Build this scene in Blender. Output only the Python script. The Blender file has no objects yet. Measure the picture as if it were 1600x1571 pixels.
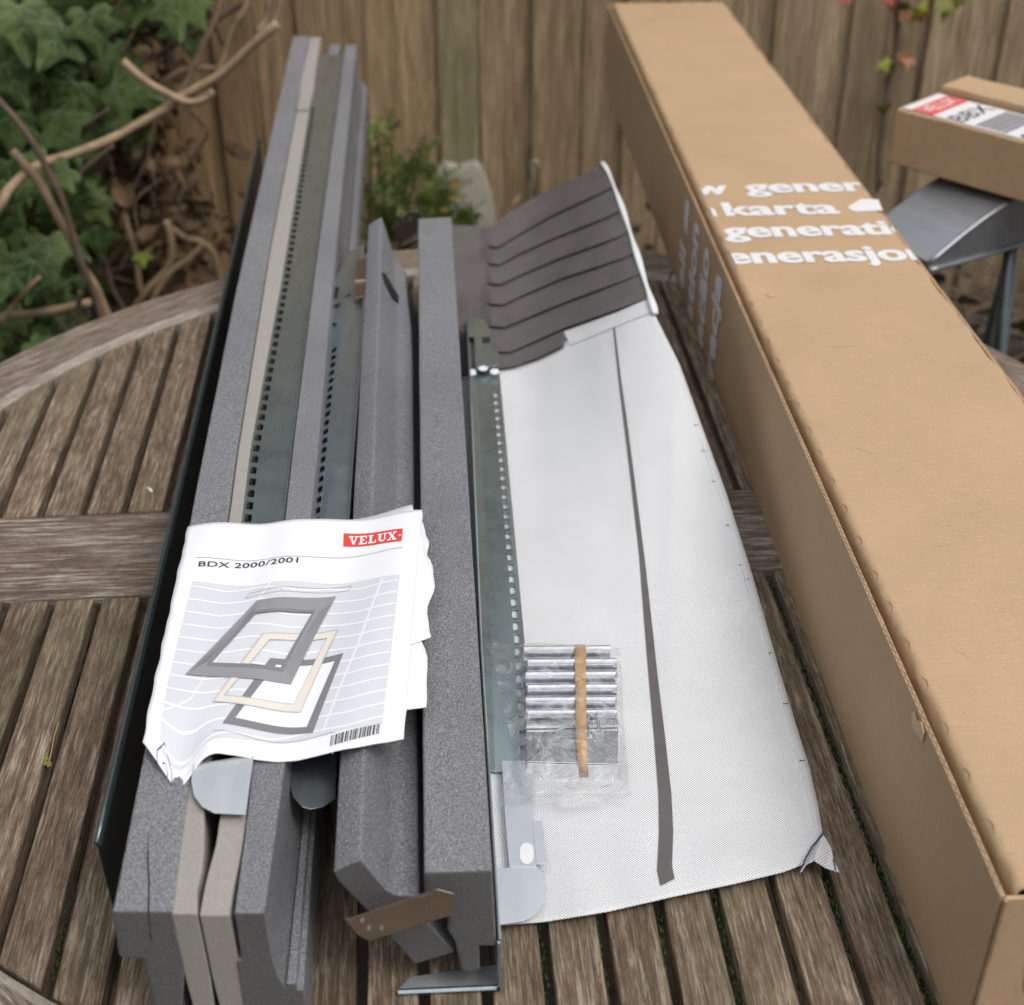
import bpy, bmesh, math, random
from mathutils import Vector, Matrix, noise
R = math.radians
random.seed(7)
scene = bpy.context.scene
COL = scene.collection

# ---------------------------------------------------------------- camera, sky, sun, exposure
CAM_H, PITCH, FPX = 0.87, R(33.3), 2181.0
cam_d = bpy.data.cameras.new('camera'); cam = bpy.data.objects.new('camera', cam_d); COL.objects.link(cam)
cam.location = (0, 0, CAM_H); cam.rotation_euler = (R(90) - PITCH, 0, 0)
cam_d.sensor_width = 36; cam_d.lens = 36 * FPX / 1600
cam_d.clip_start = 0.02; cam_d.clip_end = 500
cam_d.dof.use_dof = True; cam_d.dof.focus_distance = 1.22; cam_d.dof.aperture_fstop = 5.8
scene.camera = cam
SUN_EL, SUN_AZ = R(58), R(128)          # azimuth clockwise from +Y
world = bpy.data.worlds.new('World'); scene.world = world; world.use_nodes = True
wt = world.node_tree; wt.nodes.clear()
wo = wt.nodes.new('ShaderNodeOutputWorld'); wb = wt.nodes.new('ShaderNodeBackground')
sk = wt.nodes.new('ShaderNodeTexSky'); sk.sky_type = 'NISHITA'; sk.sun_disc = False
sk.sun_elevation = SUN_EL; sk.sun_rotation = SUN_AZ; sk.dust_density = 4.0; sk.air_density = 1.0; sk.ozone_density = 1.0
wm = wt.nodes.new('ShaderNodeMix'); wm.data_type = 'RGBA'
wn = wt.nodes.new('ShaderNodeTexNoise'); wn.inputs['Scale'].default_value = 2.2; wn.inputs['Detail'].default_value = 6
wr = wt.nodes.new('ShaderNodeMapRange'); wr.inputs[1].default_value = 0.3; wr.inputs[2].default_value = 0.6
wr.inputs[3].default_value = 0.55; wr.inputs[4].default_value = 0.95
wt.links.new(wn.outputs[0], wr.inputs[0]); wt.links.new(wr.outputs[0], wm.inputs[0])
wt.links.new(sk.outputs[0], wm.inputs[6]); wm.inputs[7].default_value = (7.9, 7.95, 8.1, 1)
wc = wt.nodes.new('ShaderNodeTexCoord'); wsx = wt.nodes.new('ShaderNodeSeparateXYZ'); wt.links.new(wc.outputs['Generated'], wsx.inputs[0])
wz = wt.nodes.new('ShaderNodeMapRange'); wz.inputs[1].default_value = 0.0; wz.inputs[2].default_value = 1.0; wz.inputs[3].default_value = 0.42; wz.inputs[4].default_value = 1.5
wt.links.new(wsx.outputs[2], wz.inputs[0])
wx = wt.nodes.new('ShaderNodeMix'); wx.data_type = 'RGBA'; wx.blend_type = 'MULTIPLY'; wx.inputs[0].default_value = 1.0
wt.links.new(wm.outputs[2], wx.inputs[6]); wt.links.new(wz.outputs[0], wx.inputs[7])      # overcast: brighter towards the zenith
wt.links.new(wx.outputs[2], wb.inputs[0]); wb.inputs[1].default_value = 0.118
wt.links.new(wb.outputs[0], wo.inputs[0])
sd = bpy.data.lights.new('sun', 'SUN'); sun = bpy.data.objects.new('sun', sd); COL.objects.link(sun)
sd.energy = 1.5; sd.angle = R(26); sd.color = (1, 0.96, 0.9)
sdir = Vector((math.sin(SUN_AZ) * math.cos(SUN_EL), math.cos(SUN_AZ) * math.cos(SUN_EL), math.sin(SUN_EL)))
sun.rotation_euler = sdir.to_track_quat('Z', 'Y').to_euler(); sun.location = (2, -3, 5)
scene.view_settings.view_transform = 'Standard'; scene.view_settings.look = 'None'
scene.view_settings.exposure = 0.0; scene.view_settings.gamma = 1.0
scene.render.engine = 'CYCLES'

# ---------------------------------------------------------------- helpers
SI, CO = math.sin(PITCH), math.cos(PITCH)
def at(px, py, z=0.0, Y=None):
    """point of the place seen at photo pixel px,py, lying at height z (or at distance Y)"""
    x = (px - 800) / FPX; u = -(py - 785.5) / FPX
    d = Vector((x, CO + u * SI, -SI + u * CO))
    t = (z - CAM_H) / d.z if Y is None else Y / d.y
    return Vector((0, 0, CAM_H)) + d * t
def on(px, py, zf, dz=0.0):
    z = 0.01
    for _ in range(8):
        p = at(px, py, z); z = zf(p.x, p.y) + dz
    p = at(px, py, z); return Vector((p.x, p.y, zf(p.x, p.y) + dz))
def ss(x): x = max(0, min(1, x)); return x * x * (3 - 2 * x)
def lerp(a, b, t): return a + (b - a) * t
def pw(pts):
    pts = sorted(pts)
    def f(x):
        if x <= pts[0][0]: a, b = pts[0], pts[1]
        elif x >= pts[-1][0]: a, b = pts[-2], pts[-1]
        else:
            for a, b in zip(pts, pts[1:]):
                if a[0] <= x <= b[0]: break
        return a[1] + (b[1] - a[1]) * (x - a[0]) / (b[0] - a[0])
    return f
def poly_at(pl, t):
    L = [0]
    for a, b in zip(pl, pl[1:]): L.append(L[-1] + math.dist(a, b))
    s = t * L[-1]
    for i in range(len(pl) - 1):
        if s <= L[i + 1] + 1e-9:
            k = (s - L[i]) / max(1e-9, L[i + 1] - L[i])
            return tuple(lerp(p, q, k) for p, q in zip(pl[i], pl[i + 1]))
    return pl[-1]
def tag(o, label=None, cat=None, group=None, kind=None):
    if label: o['label'] = label
    if cat: o['category'] = cat
    if group: o['group'] = group
    if kind: o['kind'] = kind
    return o
def empty(name, loc, label, cat, group=None, rz=0):
    o = bpy.data.objects.new(name, None); COL.objects.link(o); o.location = loc; o.rotation_euler = (0, 0, rz)
    o.empty_display_size = 0.05
    return tag(o, label, cat, group)
WM = {}
def mk(name, V, F, mat, parent=None, smooth=False, uv=None, bevel=0, solid=0, mats=None, fm=None, local=None, segs=2, nrm=True):
    """V in world coordinates, or in the frame `local` (which then becomes the object's own matrix)"""
    if local is None:
        c = sum((Vector(v) for v in V), Vector()) / len(V); W = Matrix.Translation(c); V = [Vector(v) - c for v in V]
    else: W = local if isinstance(local, Matrix) else Matrix.Translation(Vector(local))
    me = bpy.data.meshes.new(name); me.from_pydata([tuple(v) for v in V], [], [tuple(f) for f in F])
    for m in [mat] + (mats or []): me.materials.append(m)
    if fm:
        for p, i in zip(me.polygons, fm): p.material_index = i
    if uv:
        ul = me.uv_layers.new(name='UVMap')
        for lp in me.loops: ul.data[lp.index].uv = uv[lp.vertex_index]
    if nrm:
        bm = bmesh.new(); bm.from_mesh(me); bmesh.ops.recalc_face_normals(bm, faces=bm.faces); bm.to_mesh(me); bm.free()
    if smooth or bevel:
        for p in me.polygons: p.use_smooth = True
    o = bpy.data.objects.new(name, me); COL.objects.link(o); WM[o.name] = W
    if parent is not None:
        o.parent = parent; o.matrix_parent_inverse = (WM[parent.name] if parent.name in WM else Matrix.Translation(parent.location) @ parent.rotation_euler.to_matrix().to_4x4()).inverted()
    o.matrix_basis = W
    if solid:
        q = o.modifiers.new('thick', 'SOLIDIFY'); q.thickness = solid; q.offset = 0
    if bevel:
        q = o.modifiers.new('bevel', 'BEVEL'); q.width = bevel; q.segments = segs; q.limit_method = 'ANGLE'; q.angle_limit = R(30)
        o.modifiers.new('wn', 'WEIGHTED_NORMAL')
    return o
class MB:
    def __init__(s): s.V = []; s.F = []; s.M = []
    def add(s, V, F, m=0):
        n = len(s.V); s.V += [Vector(v) for v in V]; s.F += [tuple(i + n for i in f) for f in F]; s.M += [m] * len(F); return s
    def box(s, lo, hi, M=None, m=0):
        V = [Vector((x, y, z)) for z in (lo[2], hi[2]) for y in (lo[1], hi[1]) for x in (lo[0], hi[0])]
        if M is not None: V = [M @ v for v in V]
        return s.add(V, [(0, 2, 3, 1), (4, 5, 7, 6), (0, 1, 5, 4), (2, 6, 7, 3), (0, 4, 6, 2), (1, 3, 7, 5)], m)
    def prism(s, poly, ext, m=0):
        n = len(poly); e = Vector(ext); P = [Vector(p) for p in poly]
        return s.add(P + [p + e for p in P], [tuple(range(n)), tuple(range(2 * n - 1, n - 1, -1))] + [(i, (i + 1) % n, n + (i + 1) % n, n + i) for i in range(n)], m)
    def tube(s, pts, r, n=6, m=0, flat=1.0):
        pts = [Vector(p) for p in pts]; rs = r if isinstance(r, (list, tuple)) else [r] * len(pts)
        V = []; up = Vector((0.13, 0.2, 1)).normalized()
        for i, p in enumerate(pts):
            d = (pts[min(i + 1, len(pts) - 1)] - pts[max(i - 1, 0)]).normalized()
            a = d.cross(up);
            if a.length < 1e-3: a = d.cross(Vector((1, 0, 0)))
            a.normalize(); b = d.cross(a)
            for k in range(n):
                t = 2 * math.pi * k / n; V.append(p + (a * math.cos(t) + b * math.sin(t) * flat) * rs[i])
        F = [(i * n + k, i * n + (k + 1) % n, (i + 1) * n + (k + 1) % n, (i + 1) * n + k) for i in range(len(pts) - 1) for k in range(n)]
        F += [tuple(range(n - 1, -1, -1)), tuple(range((len(pts) - 1) * n, len(pts) * n))]
        return s.add(V, F, m)
    def build(s, name, mat, parent=None, **k):
        if k.get('mats'): k['fm'] = s.M
        return mk(name, s.V, s.F, mat, parent, **k)
def grid(n, m, fn):
    """fn(u,v)->(pos) ; returns V,F,uv with (n+1)*(m+1) verts"""
    V = []; UV = []
    for j in range(m + 1):
        for i in range(n + 1):
            V.append(fn(i / n, j / m)); UV.append((i / n, j / m))
    F = [(j * (n + 1) + i, j * (n + 1) + i + 1, (j + 1) * (n + 1) + i + 1, (j + 1) * (n + 1) + i) for j in range(m) for i in range(n)]
    return V, F, UV
def smoothpts(pts, k=4):
    out = []; P = [Vector(p) for p in pts]
    for i in range(len(P) - 1):
        p0 = P[max(i - 1, 0)]; p1 = P[i]; p2 = P[i + 1]; p3 = P[min(i + 2, len(P) - 1)]
        for j in range(k):
            t = j / k
            out.append(0.5 * ((2 * p1) + (p2 - p0) * t + (2 * p0 - 5 * p1 + 4 * p2 - p3) * t * t + (3 * p1 - p0 - 3 * p2 + p3) * t ** 3))
    out.append(P[-1]); return out

# ---------------------------------------------------------------- materials
class NT:
    def __init__(s, name):
        s.m = bpy.data.materials.new(name); s.m.use_nodes = True; s.t = s.m.node_tree
        s.b = s.t.nodes['Principled BSDF']; s.out = s.t.nodes['Material Output']
        s.tc = s.t.nodes.new('ShaderNodeTexCoord'); s.src = s.tc.outputs['Object']
    def n(s, k): return s.t.nodes.new(k)
    def l(s, a, b): s.t.links.new(a, b)
    def mapping(s, scale, loc=None, rot=(0, 0, 0), src=None, rnd=True):
        mp = s.n('ShaderNodeMapping'); mp.inputs['Scale'].default_value = scale; mp.inputs['Rotation'].default_value = rot
        s.l(src or s.src, mp.inputs[0])
        if rnd:
            oi = s.n('ShaderNodeObjectInfo'); mu = s.n('ShaderNodeMath'); mu.operation = 'MULTIPLY'; mu.inputs[1].default_value = 37.0
            s.l(oi.outputs['Random'], mu.inputs[0]); s.l(mu.outputs[0], mp.inputs['Location'])
        return mp.outputs[0]
    def noise(s, vec, scale, detail=4, rough=0.55, dist=0):
        x = s.n('ShaderNodeTexNoise'); x.inputs['Scale'].default_value = scale; x.inputs['Detail'].default_value = detail
        x.inputs['Roughness'].default_value = rough; x.inputs['Distortion'].default_value = dist
        s.l(vec, x.inputs['Vector']); return x.outputs[0]
    def ramp(s, fac, stops):
        r = s.n('ShaderNodeValToRGB'); e = r.color_ramp.elements
        while len(e) < len(stops): e.new(0.5)
        for q, (p, c) in zip(e, stops): q.position = p; q.color = (*c, 1) if len(c) == 3 else c
        s.l(fac, r.inputs[0]); return r.outputs[0]
    def mix(s, fac, a, b, mode='MIX'):
        m = s.n('ShaderNodeMix'); m.data_type = 'RGBA'; m.blend_type = mode
        for v, i in ((fac, 0), (a, 6), (b, 7)):
            if isinstance(v, (int, float)): m.inputs[i].default_value = v
            elif isinstance(v, tuple): m.inputs[i].default_value = (*v, 1)
            else: s.l(v, m.inputs[i])
        return m.outputs[2]
    def math(s, op, a, b=None):
        m = s.n('ShaderNodeMath'); m.operation = op
        for v, i in ((a, 0), (b, 1)):
            if v is None: continue
            if isinstance(v, (int, float)): m.inputs[i].default_value = v
            else: s.l(v, m.inputs[i])
        return m.outputs[0]
    def bump(s, h, strength=0.3, dist=0.001, prev=None):
        b = s.n('ShaderNodeBump'); b.inputs['Strength'].default_value = strength; b.inputs['Distance'].default_value = dist
        s.l(h, b.inputs['Height'])
        if prev is not None: s.l(prev, b.inputs['Normal'])
        s.l(b.outputs[0], s.b.inputs['Normal']); return b.outputs[0]
    def color(s, c):
        if isinstance(c, tuple): s.b.inputs['Base Color'].default_value = (*c, 1)
        else: s.l(c, s.b.inputs['Base Color'])
    def set(s, **k):
        for a, v in k.items():
            i = s.b.inputs[a.replace('_', ' ')]
            if isinstance(v, (int, float)): i.default_value = v
            elif isinstance(v, tuple): i.default_value = (*v, 1)
            else: s.l(v, i)
M = {}
def plain(name, c, rough=0.6, metal=0, var=0.15, scale=40, bump=0.0, spec=0.5):
    n = NT(name); v = n.mapping((1, 1, 1)); no = n.noise(v, scale, 5)
    n.color(n.ramp(no, [(0.25, tuple(x * (1 - var) for x in c)), (0.75, tuple(min(1, x * (1 + var)) for x in c))]))
    n.set(Roughness=rough, Metallic=metal); n.b.inputs['Specular IOR Level'].default_value = spec
    if bump: n.bump(no, bump, 0.001)
    M[name] = n.m; return n.m
def wood(name, dark, mid, light, axis='y', grey=0.5, fine=1.0, patch=(0.10, 0.06, 0.042), tint=False, pscale=9, mossy=0.0, bump=1.0, vary=0.0):
    n = NT(name); k = {'x': (0.035, 1, 1), 'y': (1, 0.035, 1), 'z': (1, 1, 0.035)}[axis]
    k2 = {'x': (0.3, 1, 1), 'y': (1, 0.3, 1), 'z': (1, 1, 0.3)}[axis]
    g = n.mapping(k); g2 = n.mapping(k2); g3 = n.mapping({'x': (0.10, 1, 1), 'y': (1, 0.10, 1), 'z': (1, 1, 0.10)}[axis])
    fibre = n.noise(g, 1000 * fine, 5, 0.75, 0.1); band = n.noise(g, 260 * fine, 6, 0.75, 0.4)
    big = n.noise(g2, pscale, 6, 0.65, 0.5); big2 = n.noise(g2, pscale * 4.5, 7, 0.75, 0.3); flake = n.noise(g3, pscale * 20, 6, 0.8, 0.4)
    mixed = n.math('ADD', n.math('MULTIPLY', fibre, 0.68), n.math('MULTIPLY', band, 0.32))
    mixed2 = n.math('ADD', n.math('MULTIPLY', mixed, 0.70), n.math('MULTIPLY', flake, 0.30))
    col = n.ramp(mixed2, [(0.38, dark), (0.5, mid), (0.61, light)])
    pm = n.ramp(n.math('ADD', n.math('MULTIPLY', big, 0.45), n.math('MULTIPLY', big2, 0.55)), [(0.45, (0, 0, 0)), (0.55, (1, 1, 1))])
    col = n.mix(n.math('MULTIPLY', pm, 0.78), col, n.mix(0.55, col, patch))
    wear = n.ramp(n.math('ADD', n.math('MULTIPLY', n.math('ADD', n.math('MULTIPLY', flake, .6), n.math('MULTIPLY', big, .4)), 0.6), n.math('MULTIPLY', band, 0.4)), [(0.52, (0, 0, 0)), (0.59, (1, 1, 1))])
    col = n.mix(n.math('MULTIPLY', wear, grey), col, light)
    if mossy:
        mo = n.ramp(n.noise(g2, pscale * 0.8, 4), [(0.5, (0, 0, 0)), (0.66, (1, 1, 1))])
        col = n.mix(n.math('MULTIPLY', mo, mossy), col, (0.10, 0.105, 0.05))
    if vary:
        ov = n.n('ShaderNodeObjectInfo'); vr = n.n('ShaderNodeMapRange'); vr.inputs[3].default_value = 1 - vary * .5; vr.inputs[4].default_value = 1 + vary * .6
        n.l(ov.outputs['Random'], vr.inputs[0]); col = n.mix(1.0, col, vr.outputs[0], 'MULTIPLY')
    if tint:
        oi = n.n('ShaderNodeObjectInfo'); col = n.mix(1.0, col, oi.outputs['Color'], 'MULTIPLY')
    n.color(col); n.set(Roughness=0.82); n.b.inputs['Specular IOR Level'].default_value = 0.25
    n.bump(mixed2, 0.8 * bump, 0.0022); M[name] = n.m; return n.m
wood('slat_wood', (0.036, 0.024, 0.016), (0.172, 0.124, 0.085), (0.42, 0.355, 0.275), 'y', 0.62, mossy=0.3, patch=(0.060, 0.036, 0.026), pscale=13, vary=.35)
wood('rim_wood', (0.070, 0.048, 0.036), (0.19, 0.146, 0.115), (0.42, 0.375, 0.325), 'x', 0.6, pscale=12)
wood('rim_pale', (0.20, 0.16, 0.13), (0.34, 0.30, 0.26), (0.52, 0.48, 0.43), 'x', 0.6)  # paler wood for the inner wall and bevel of the rim
wood('beam_wood', (0.045, 0.030, 0.022), (0.16, 0.120, 0.092), (0.50, 0.45, 0.40), 'x', 0.85, pscale=8, patch=(0.08, 0.05, 0.035))
wood('fence_wood', (0.085, 0.062, 0.040), (0.215, 0.170, 0.115), (0.38, 0.31, 0.225), 'z', 0.4, fine=0.22, patch=(0.15, 0.125, 0.078), tint=True, pscale=2.2, bump=.5)

def foam(name, c, bumpy=1.0, rough=0.5, grain=1.0):
    n = NT(name); v = n.mapping((1, 1, 1)); a = n.noise(v, 620, 3, 0.55); b = n.noise(v, 5, 2)
    vo = n.n('ShaderNodeTexVoronoi'); vo.inputs['Scale'].default_value = 700; n.l(v, vo.inputs['Vector'])
    h = n.math('ADD', a, n.math('MULTIPLY', vo.outputs['Distance'], 0.6))
    col = n.ramp(n.math('ADD', n.math('MULTIPLY', a, .85), n.math('MULTIPLY', b, .15)), [(0.36, tuple(x * (1 - .5 * grain) for x in c)), (0.5, c), (0.64, tuple(x * (1 + .75 * grain) for x in c))])
    n.color(col); n.set(Roughness=rough); n.bump(h, 0.9 * bumpy, 0.0022); M[name] = n.m
foam('foam_skin', (0.222, 0.223, 0.240), 1.0, 0.5, .75)
foam('foam_cut', (0.118, 0.117, 0.118), 0.4, 0.9, .35)
foam('soft_foam', (0.31, 0.292, 0.265), 0.2, 0.95, .18)
def card(name, c, dark=0.9):
    n = NT(name); v = n.mapping((1, 1, 1), rnd=False); f = n.mapping((1, 9, 1), rnd=False)
    flute = n.noise(f, 55, 3, 0.6); spk = n.noise(v, 900, 2); blot = n.noise(v, 7, 5, 0.6)
    col = n.ramp(n.math('ADD', n.math('MULTIPLY', flute, .45), n.math('MULTIPLY', blot, .55)), [(0.35, tuple(x * dark for x in c)), (0.65, tuple(x * 1.1 for x in c))])
    col = n.mix(0.12, col, n.ramp(spk, [(0.35, (0.25, 0.15, 0.08)), (0.6, (0.8, 0.6, 0.4))]))
    n.color(col); n.set(Roughness=0.75); n.b.inputs['Specular IOR Level'].default_value = 0.35
    wv = n.n('ShaderNodeTexWave'); wv.bands_direction = 'Y'; wv.inputs['Scale'].default_value = 60; n.l(n.mapping((1, 1, 1), rnd=False), wv.inputs['Vector'])
    h = n.math('ADD', n.math('MULTIPLY', wv.outputs['Fac'], 0.06), n.math('ADD', n.math('MULTIPLY', flute, .3), blot))
    n.bump(h, 0.25, 0.004); M[name] = n.m
card('cardboard', (0.445, 0.302, 0.180))
plain('torn_paper', (0.62, 0.45, 0.28), 0.85, 0, .12, 300)
plain('cloth_white', (0.76, 0.77, 0.79), 0.6, 0, .04, 60)
card('cardboard_edge', (0.40, 0.27, 0.16), 0.6)
def zinc(name, c, rough=0.3, spangle=0.25, scale=260):
    n = NT(name); v = n.mapping((1, 1, 1)); st = n.mapping((1, 0.15, 1))
    vo = n.n('ShaderNodeTexVoronoi'); vo.inputs['Scale'].default_value = scale; n.l(v, vo.inputs['Vector'])
    a = n.noise(v, 30, 5); f = n.noise(v, 1100, 2); s_ = n.noise(st, 60, 4)
    k = n.math('ADD', n.math('MULTIPLY', f, .5), n.math('MULTIPLY', s_, .5))
    n.color(n.ramp(k, [(0.3, tuple(x * (1 - spangle) for x in c)), (0.7, tuple(min(1, x * (1 + spangle)) for x in c))]))
    rr = n.n('ShaderNodeMapRange'); rr.inputs[3].default_value = rough * .75; rr.inputs[4].default_value = rough * 1.35
    n.l(n.math('ADD', n.math('MULTIPLY', a, .88), n.math('MULTIPLY', vo.outputs['Color'], .12)), rr.inputs[0]); n.set(Roughness=rr.outputs[0], Metallic=0.92)
    n.bump(n.math('ADD', n.math('MULTIPLY', f, .5), n.math('MULTIPLY', vo.outputs['Distance'], .2)), 0.02, 0.0004); M[name] = n.m
zinc('zinc', (0.50, 0.58, 0.62), .28); zinc('zinc_dark', (0.52, 0.62, 0.64), 0.27, .16); zinc('zinc_bright', (0.72, 0.76, 0.79), 0.42, 0.08)
zinc('zinc_shiny', (0.88, 0.90, 0.92), 0.13, 0.03); zinc('stainless', (0.36, 0.30, 0.24), 0.25, 0.12)
zinc('stool_metal', (0.36, 0.38, 0.41), 0.45, 0.15, 40)
plain('dark_coat', (0.022, 0.032, 0.034), 0.28, 0.3, 0.1, 60)
plain('edge_highlight', (0.10, 0.13, 0.135), .22, .6, .1, 60)  # paler than the sheet: the rolled edge's highlight is put into the colour
plain('paper', (0.80, 0.81, 0.84), 0.55, 0, 0.015, 10)
plain('ink_dark', (0.05, 0.055, 0.07), 0.5); plain('ink_red', (0.70, 0.06, 0.055), 0.5, 0, .03); plain('ink_grey', (0.20, 0.20, 0.215), 0.5, 0, .05)
plain('ink_mid', (0.46, 0.47, 0.50), 0.5, 0, .03); plain('ink_collar', (0.27, 0.27, 0.285), .5, 0, .05); plain('ink_pale', (0.63, 0.645, 0.69), 0.5, 0, .015); plain('ink_wood', (0.72, 0.66, 0.60), 0.5, 0, .03)
plain('print_white', (0.74, 0.73, 0.74), 0.55, 0, .05, 200)
plain('rubber_tan', (0.56, 0.33, 0.15), 0.55, 0, .12, 60); plain('black', (0.015, 0.015, 0.016), 0.6)
plain('concrete', (0.30, 0.29, 0.235), 0.9, 0, .18, 22, .4); plain('dead_leaf', (0.15, 0.095, 0.05), 0.75, 0, .5, 12)
plain('twig', (0.33, 0.235, 0.145), 0.8, 0, .35, 30, .5); plain('twig_dark', (0.13, 0.09, 0.062), 0.85, 0, .3, 30, .5); plain('conifer', (0.26, 0.34, 0.10), 0.6, 0, .4, 20)
plain('moss', (0.032, 0.060, 0.012), 0.9, 0, .5, 90, .6); plain('leaf_lime', (0.24, 0.28, 0.03), 0.6, 0, .3); plain('leaf_orange', (0.30, 0.14, 0.06), 0.6, 0, .3)
plain('leaf_red', (0.28, 0.075, 0.05), 0.6, 0, .3); plain('leaf_olive', (0.17, 0.18, 0.03), 0.6); plain('seam_blue', (0.07, 0.08, 0.12), .8); plain('hook_green', (0.30, 0.33, 0.20), 0.7)
plain('soil', (0.055, 0.042, 0.03), 0.95, 0, .6, 9, .6)
def leafm(name, c1, c2):
    n = NT(name); v = n.mapping((1, 1, 1)); a = n.noise(v, 9, 3); b = n.noise(v, 60, 3)
    n.color(n.ramp(n.math('ADD', n.math('MULTIPLY', a, .7), n.math('MULTIPLY', b, .3)), [(0.4, c1), (0.6, c2)]))
    n.set(Roughness=0.5); n.b.inputs['Specular IOR Level'].default_value = 0.22; M[name] = n.m
leafm('ivy', (0.032, 0.066, 0.018), (0.125, 0.180, 0.058)); leafm('ivy_pale', (0.10, 0.17, 0.06), (0.17, 0.24, 0.09)); leafm('tree_leaf', (0.015, 0.032, 0.010), (0.04, 0.07, 0.022))
# perforated underlay: white with a lattice of small pin holes
n = NT('membrane'); n.src = n.tc.outputs['UV']
mp = n.mapping((1, 1, 1), rot=(0, 0, R(45)), rnd=False)
vo = n.n('ShaderNodeTexVoronoi'); vo.voronoi_dimensions = '2D'; vo.inputs['Scale'].default_value = 560; vo.inputs['Randomness'].default_value = 0.05; n.l(mp, vo.inputs['Vector'])
dot = n.ramp(vo.outputs['Distance'], [(0.29, (1, 1, 1)), (0.38, (0, 0, 0))])
bl = n.noise(n.tc.outputs['Object'], 12, 4)
n.color(n.mix(n.math('MULTIPLY', dot, 0.85), n.ramp(bl, [(.3, (0.80, 0.81, 0.825)), (.7, (0.87, 0.88, 0.90))]), (0.12, 0.12, 0.14)))
n.set(Roughness=0.55); n.bump(n.math('SUBTRACT', bl, n.math('MULTIPLY', dot, .08)), 0.25, 0.004); M['membrane'] = n.m
n = NT('collar_cloth'); a = n.noise(n.mapping((1, 1, 1)), 25, 5); b = n.noise(n.mapping((1, 1, 1)), 1300, 2)
n.color(n.ramp(n.math('ADD', n.math('MULTIPLY', a, .6), n.math('MULTIPLY', b, .4)), [(.3, (0.088, 0.080, 0.080)), (.7, (0.135, 0.123, 0.122))])); n.set(Roughness=0.6); n.bump(b, .3, .0008); M['collar_cloth'] = n.m
# clear film of the bag
n = NT('clear_film'); v = n.mapping((1, 1, 1)); w1 = n.noise(v, 26, 3, 0.55, 2.2); w2 = n.noise(v, 55, 2, 0.5, 1.0)
bp = n.n('ShaderNodeBump'); bp.inputs['Strength'].default_value = 1.0; bp.inputs['Distance'].default_value = 0.0048; n.l(n.math('ADD', w1, n.math('MULTIPLY', w2, .35)), bp.inputs['Height'])
tr = n.n('ShaderNodeBsdfTransparent'); tr.inputs[0].default_value = (0.97, 0.975, 0.98, 1); gl = n.n('ShaderNodeBsdfGlossy'); gl.inputs['Roughness'].default_value = 0.12; n.l(bp.outputs[0], gl.inputs['Normal'])
df = n.n('ShaderNodeBsdfDiffuse'); df.inputs[0].default_value = (0.8, 0.8, 0.82, 1); n.l(bp.outputs[0], df.inputs['Normal'])
lw = n.n('ShaderNodeLayerWeight'); lw.inputs[0].default_value = 0.35; n.l(bp.outputs[0], lw.inputs['Normal'])
m1 = n.n('ShaderNodeMixShader'); n.l(n.math('MINIMUM', n.math('ADD', n.math('MULTIPLY', n.math('POWER', lw.outputs['Facing'], 2.2), 0.9), 0.06), 1.0), m1.inputs[0]); n.l(tr.outputs[0], m1.inputs[1]); n.l(gl.outputs[0], m1.inputs[2])
m2 = n.n('ShaderNodeMixShader'); n.l(n.ramp(w1, [(.52, (.03, .03, .03)), (.72, (.34, .34, .34))]), m2.inputs[0]); n.l(m1.outputs[0], m2.inputs[1]); n.l(df.outputs[0], m2.inputs[2])
n.l(m2.outputs[0], n.out.inputs[0]); M['clear_film'] = n.m

# ---------------------------------------------------------------- ground
GZ = -0.72
V, F, _ = grid(2, 2, lambda u, v: Vector((lerp(-60, 60, u), lerp(-60, 60, v), GZ)))
tag(mk('ground', V, F, M['soil']), kind='structure')

# ---------------------------------------------------------------- fence
FY = 3.3
fence = empty('wooden_fence', (0, FY, GZ), 'tall weathered brown board fence of upright planks behind the table', 'fence')
edges = [-1.9, -1.78, -1.66, -1.53, -1.41, -1.29, -1.16, -1.05, -0.93, -0.81, -0.70, -0.60, -0.50, -0.345, -0.175, -0.078, 0.046, 0.165, 0.265, 0.36, 0.45, 0.53, 0.607, 0.695, 0.783, 0.872, 0.965, 1.052, 1.14, 1.235, 1.33, 1.43, 1.53, 1.63, 1.74, 1.85]
for i, (a, b) in enumerate(zip(edges, edges[1:])):
    m = MB(); t = 0.014; off = 0.012 * (i % 2)
    m.box((-(b - a) / 2 + .002, off, 0.02), ((b - a) / 2 + (.006 if off else -.002), off + t, 1.78))
    cx = (a + b) / 2
    o = m.build('board', M['fence_wood'], fence, bevel=0.002, local=Matrix.Translation((cx, FY, GZ)) @ Matrix.Rotation(R(random.uniform(1.2, 2.6)), 4, 'Z'))
    rr = random.uniform(0.82, 1.14); w = max(0, min(1, (cx + 1.2) / 1.9))
    c = Vector((1.66, 1.36, 1.02)).lerp(Vector((1.62, 1.53, 1.40)), w) * rr
    if -0.175 < cx < -0.07: c = Vector((1.38, 1.46, 1.20))
    o.color = (*c, 1)
for z in (-0.3, 0.6): MB().box((-1.9, 0.03, z + .72), (1.85, .07, z + .80)).build('rail', M['fence_wood'], fence, local=(0, FY, GZ), bevel=.003)

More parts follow.
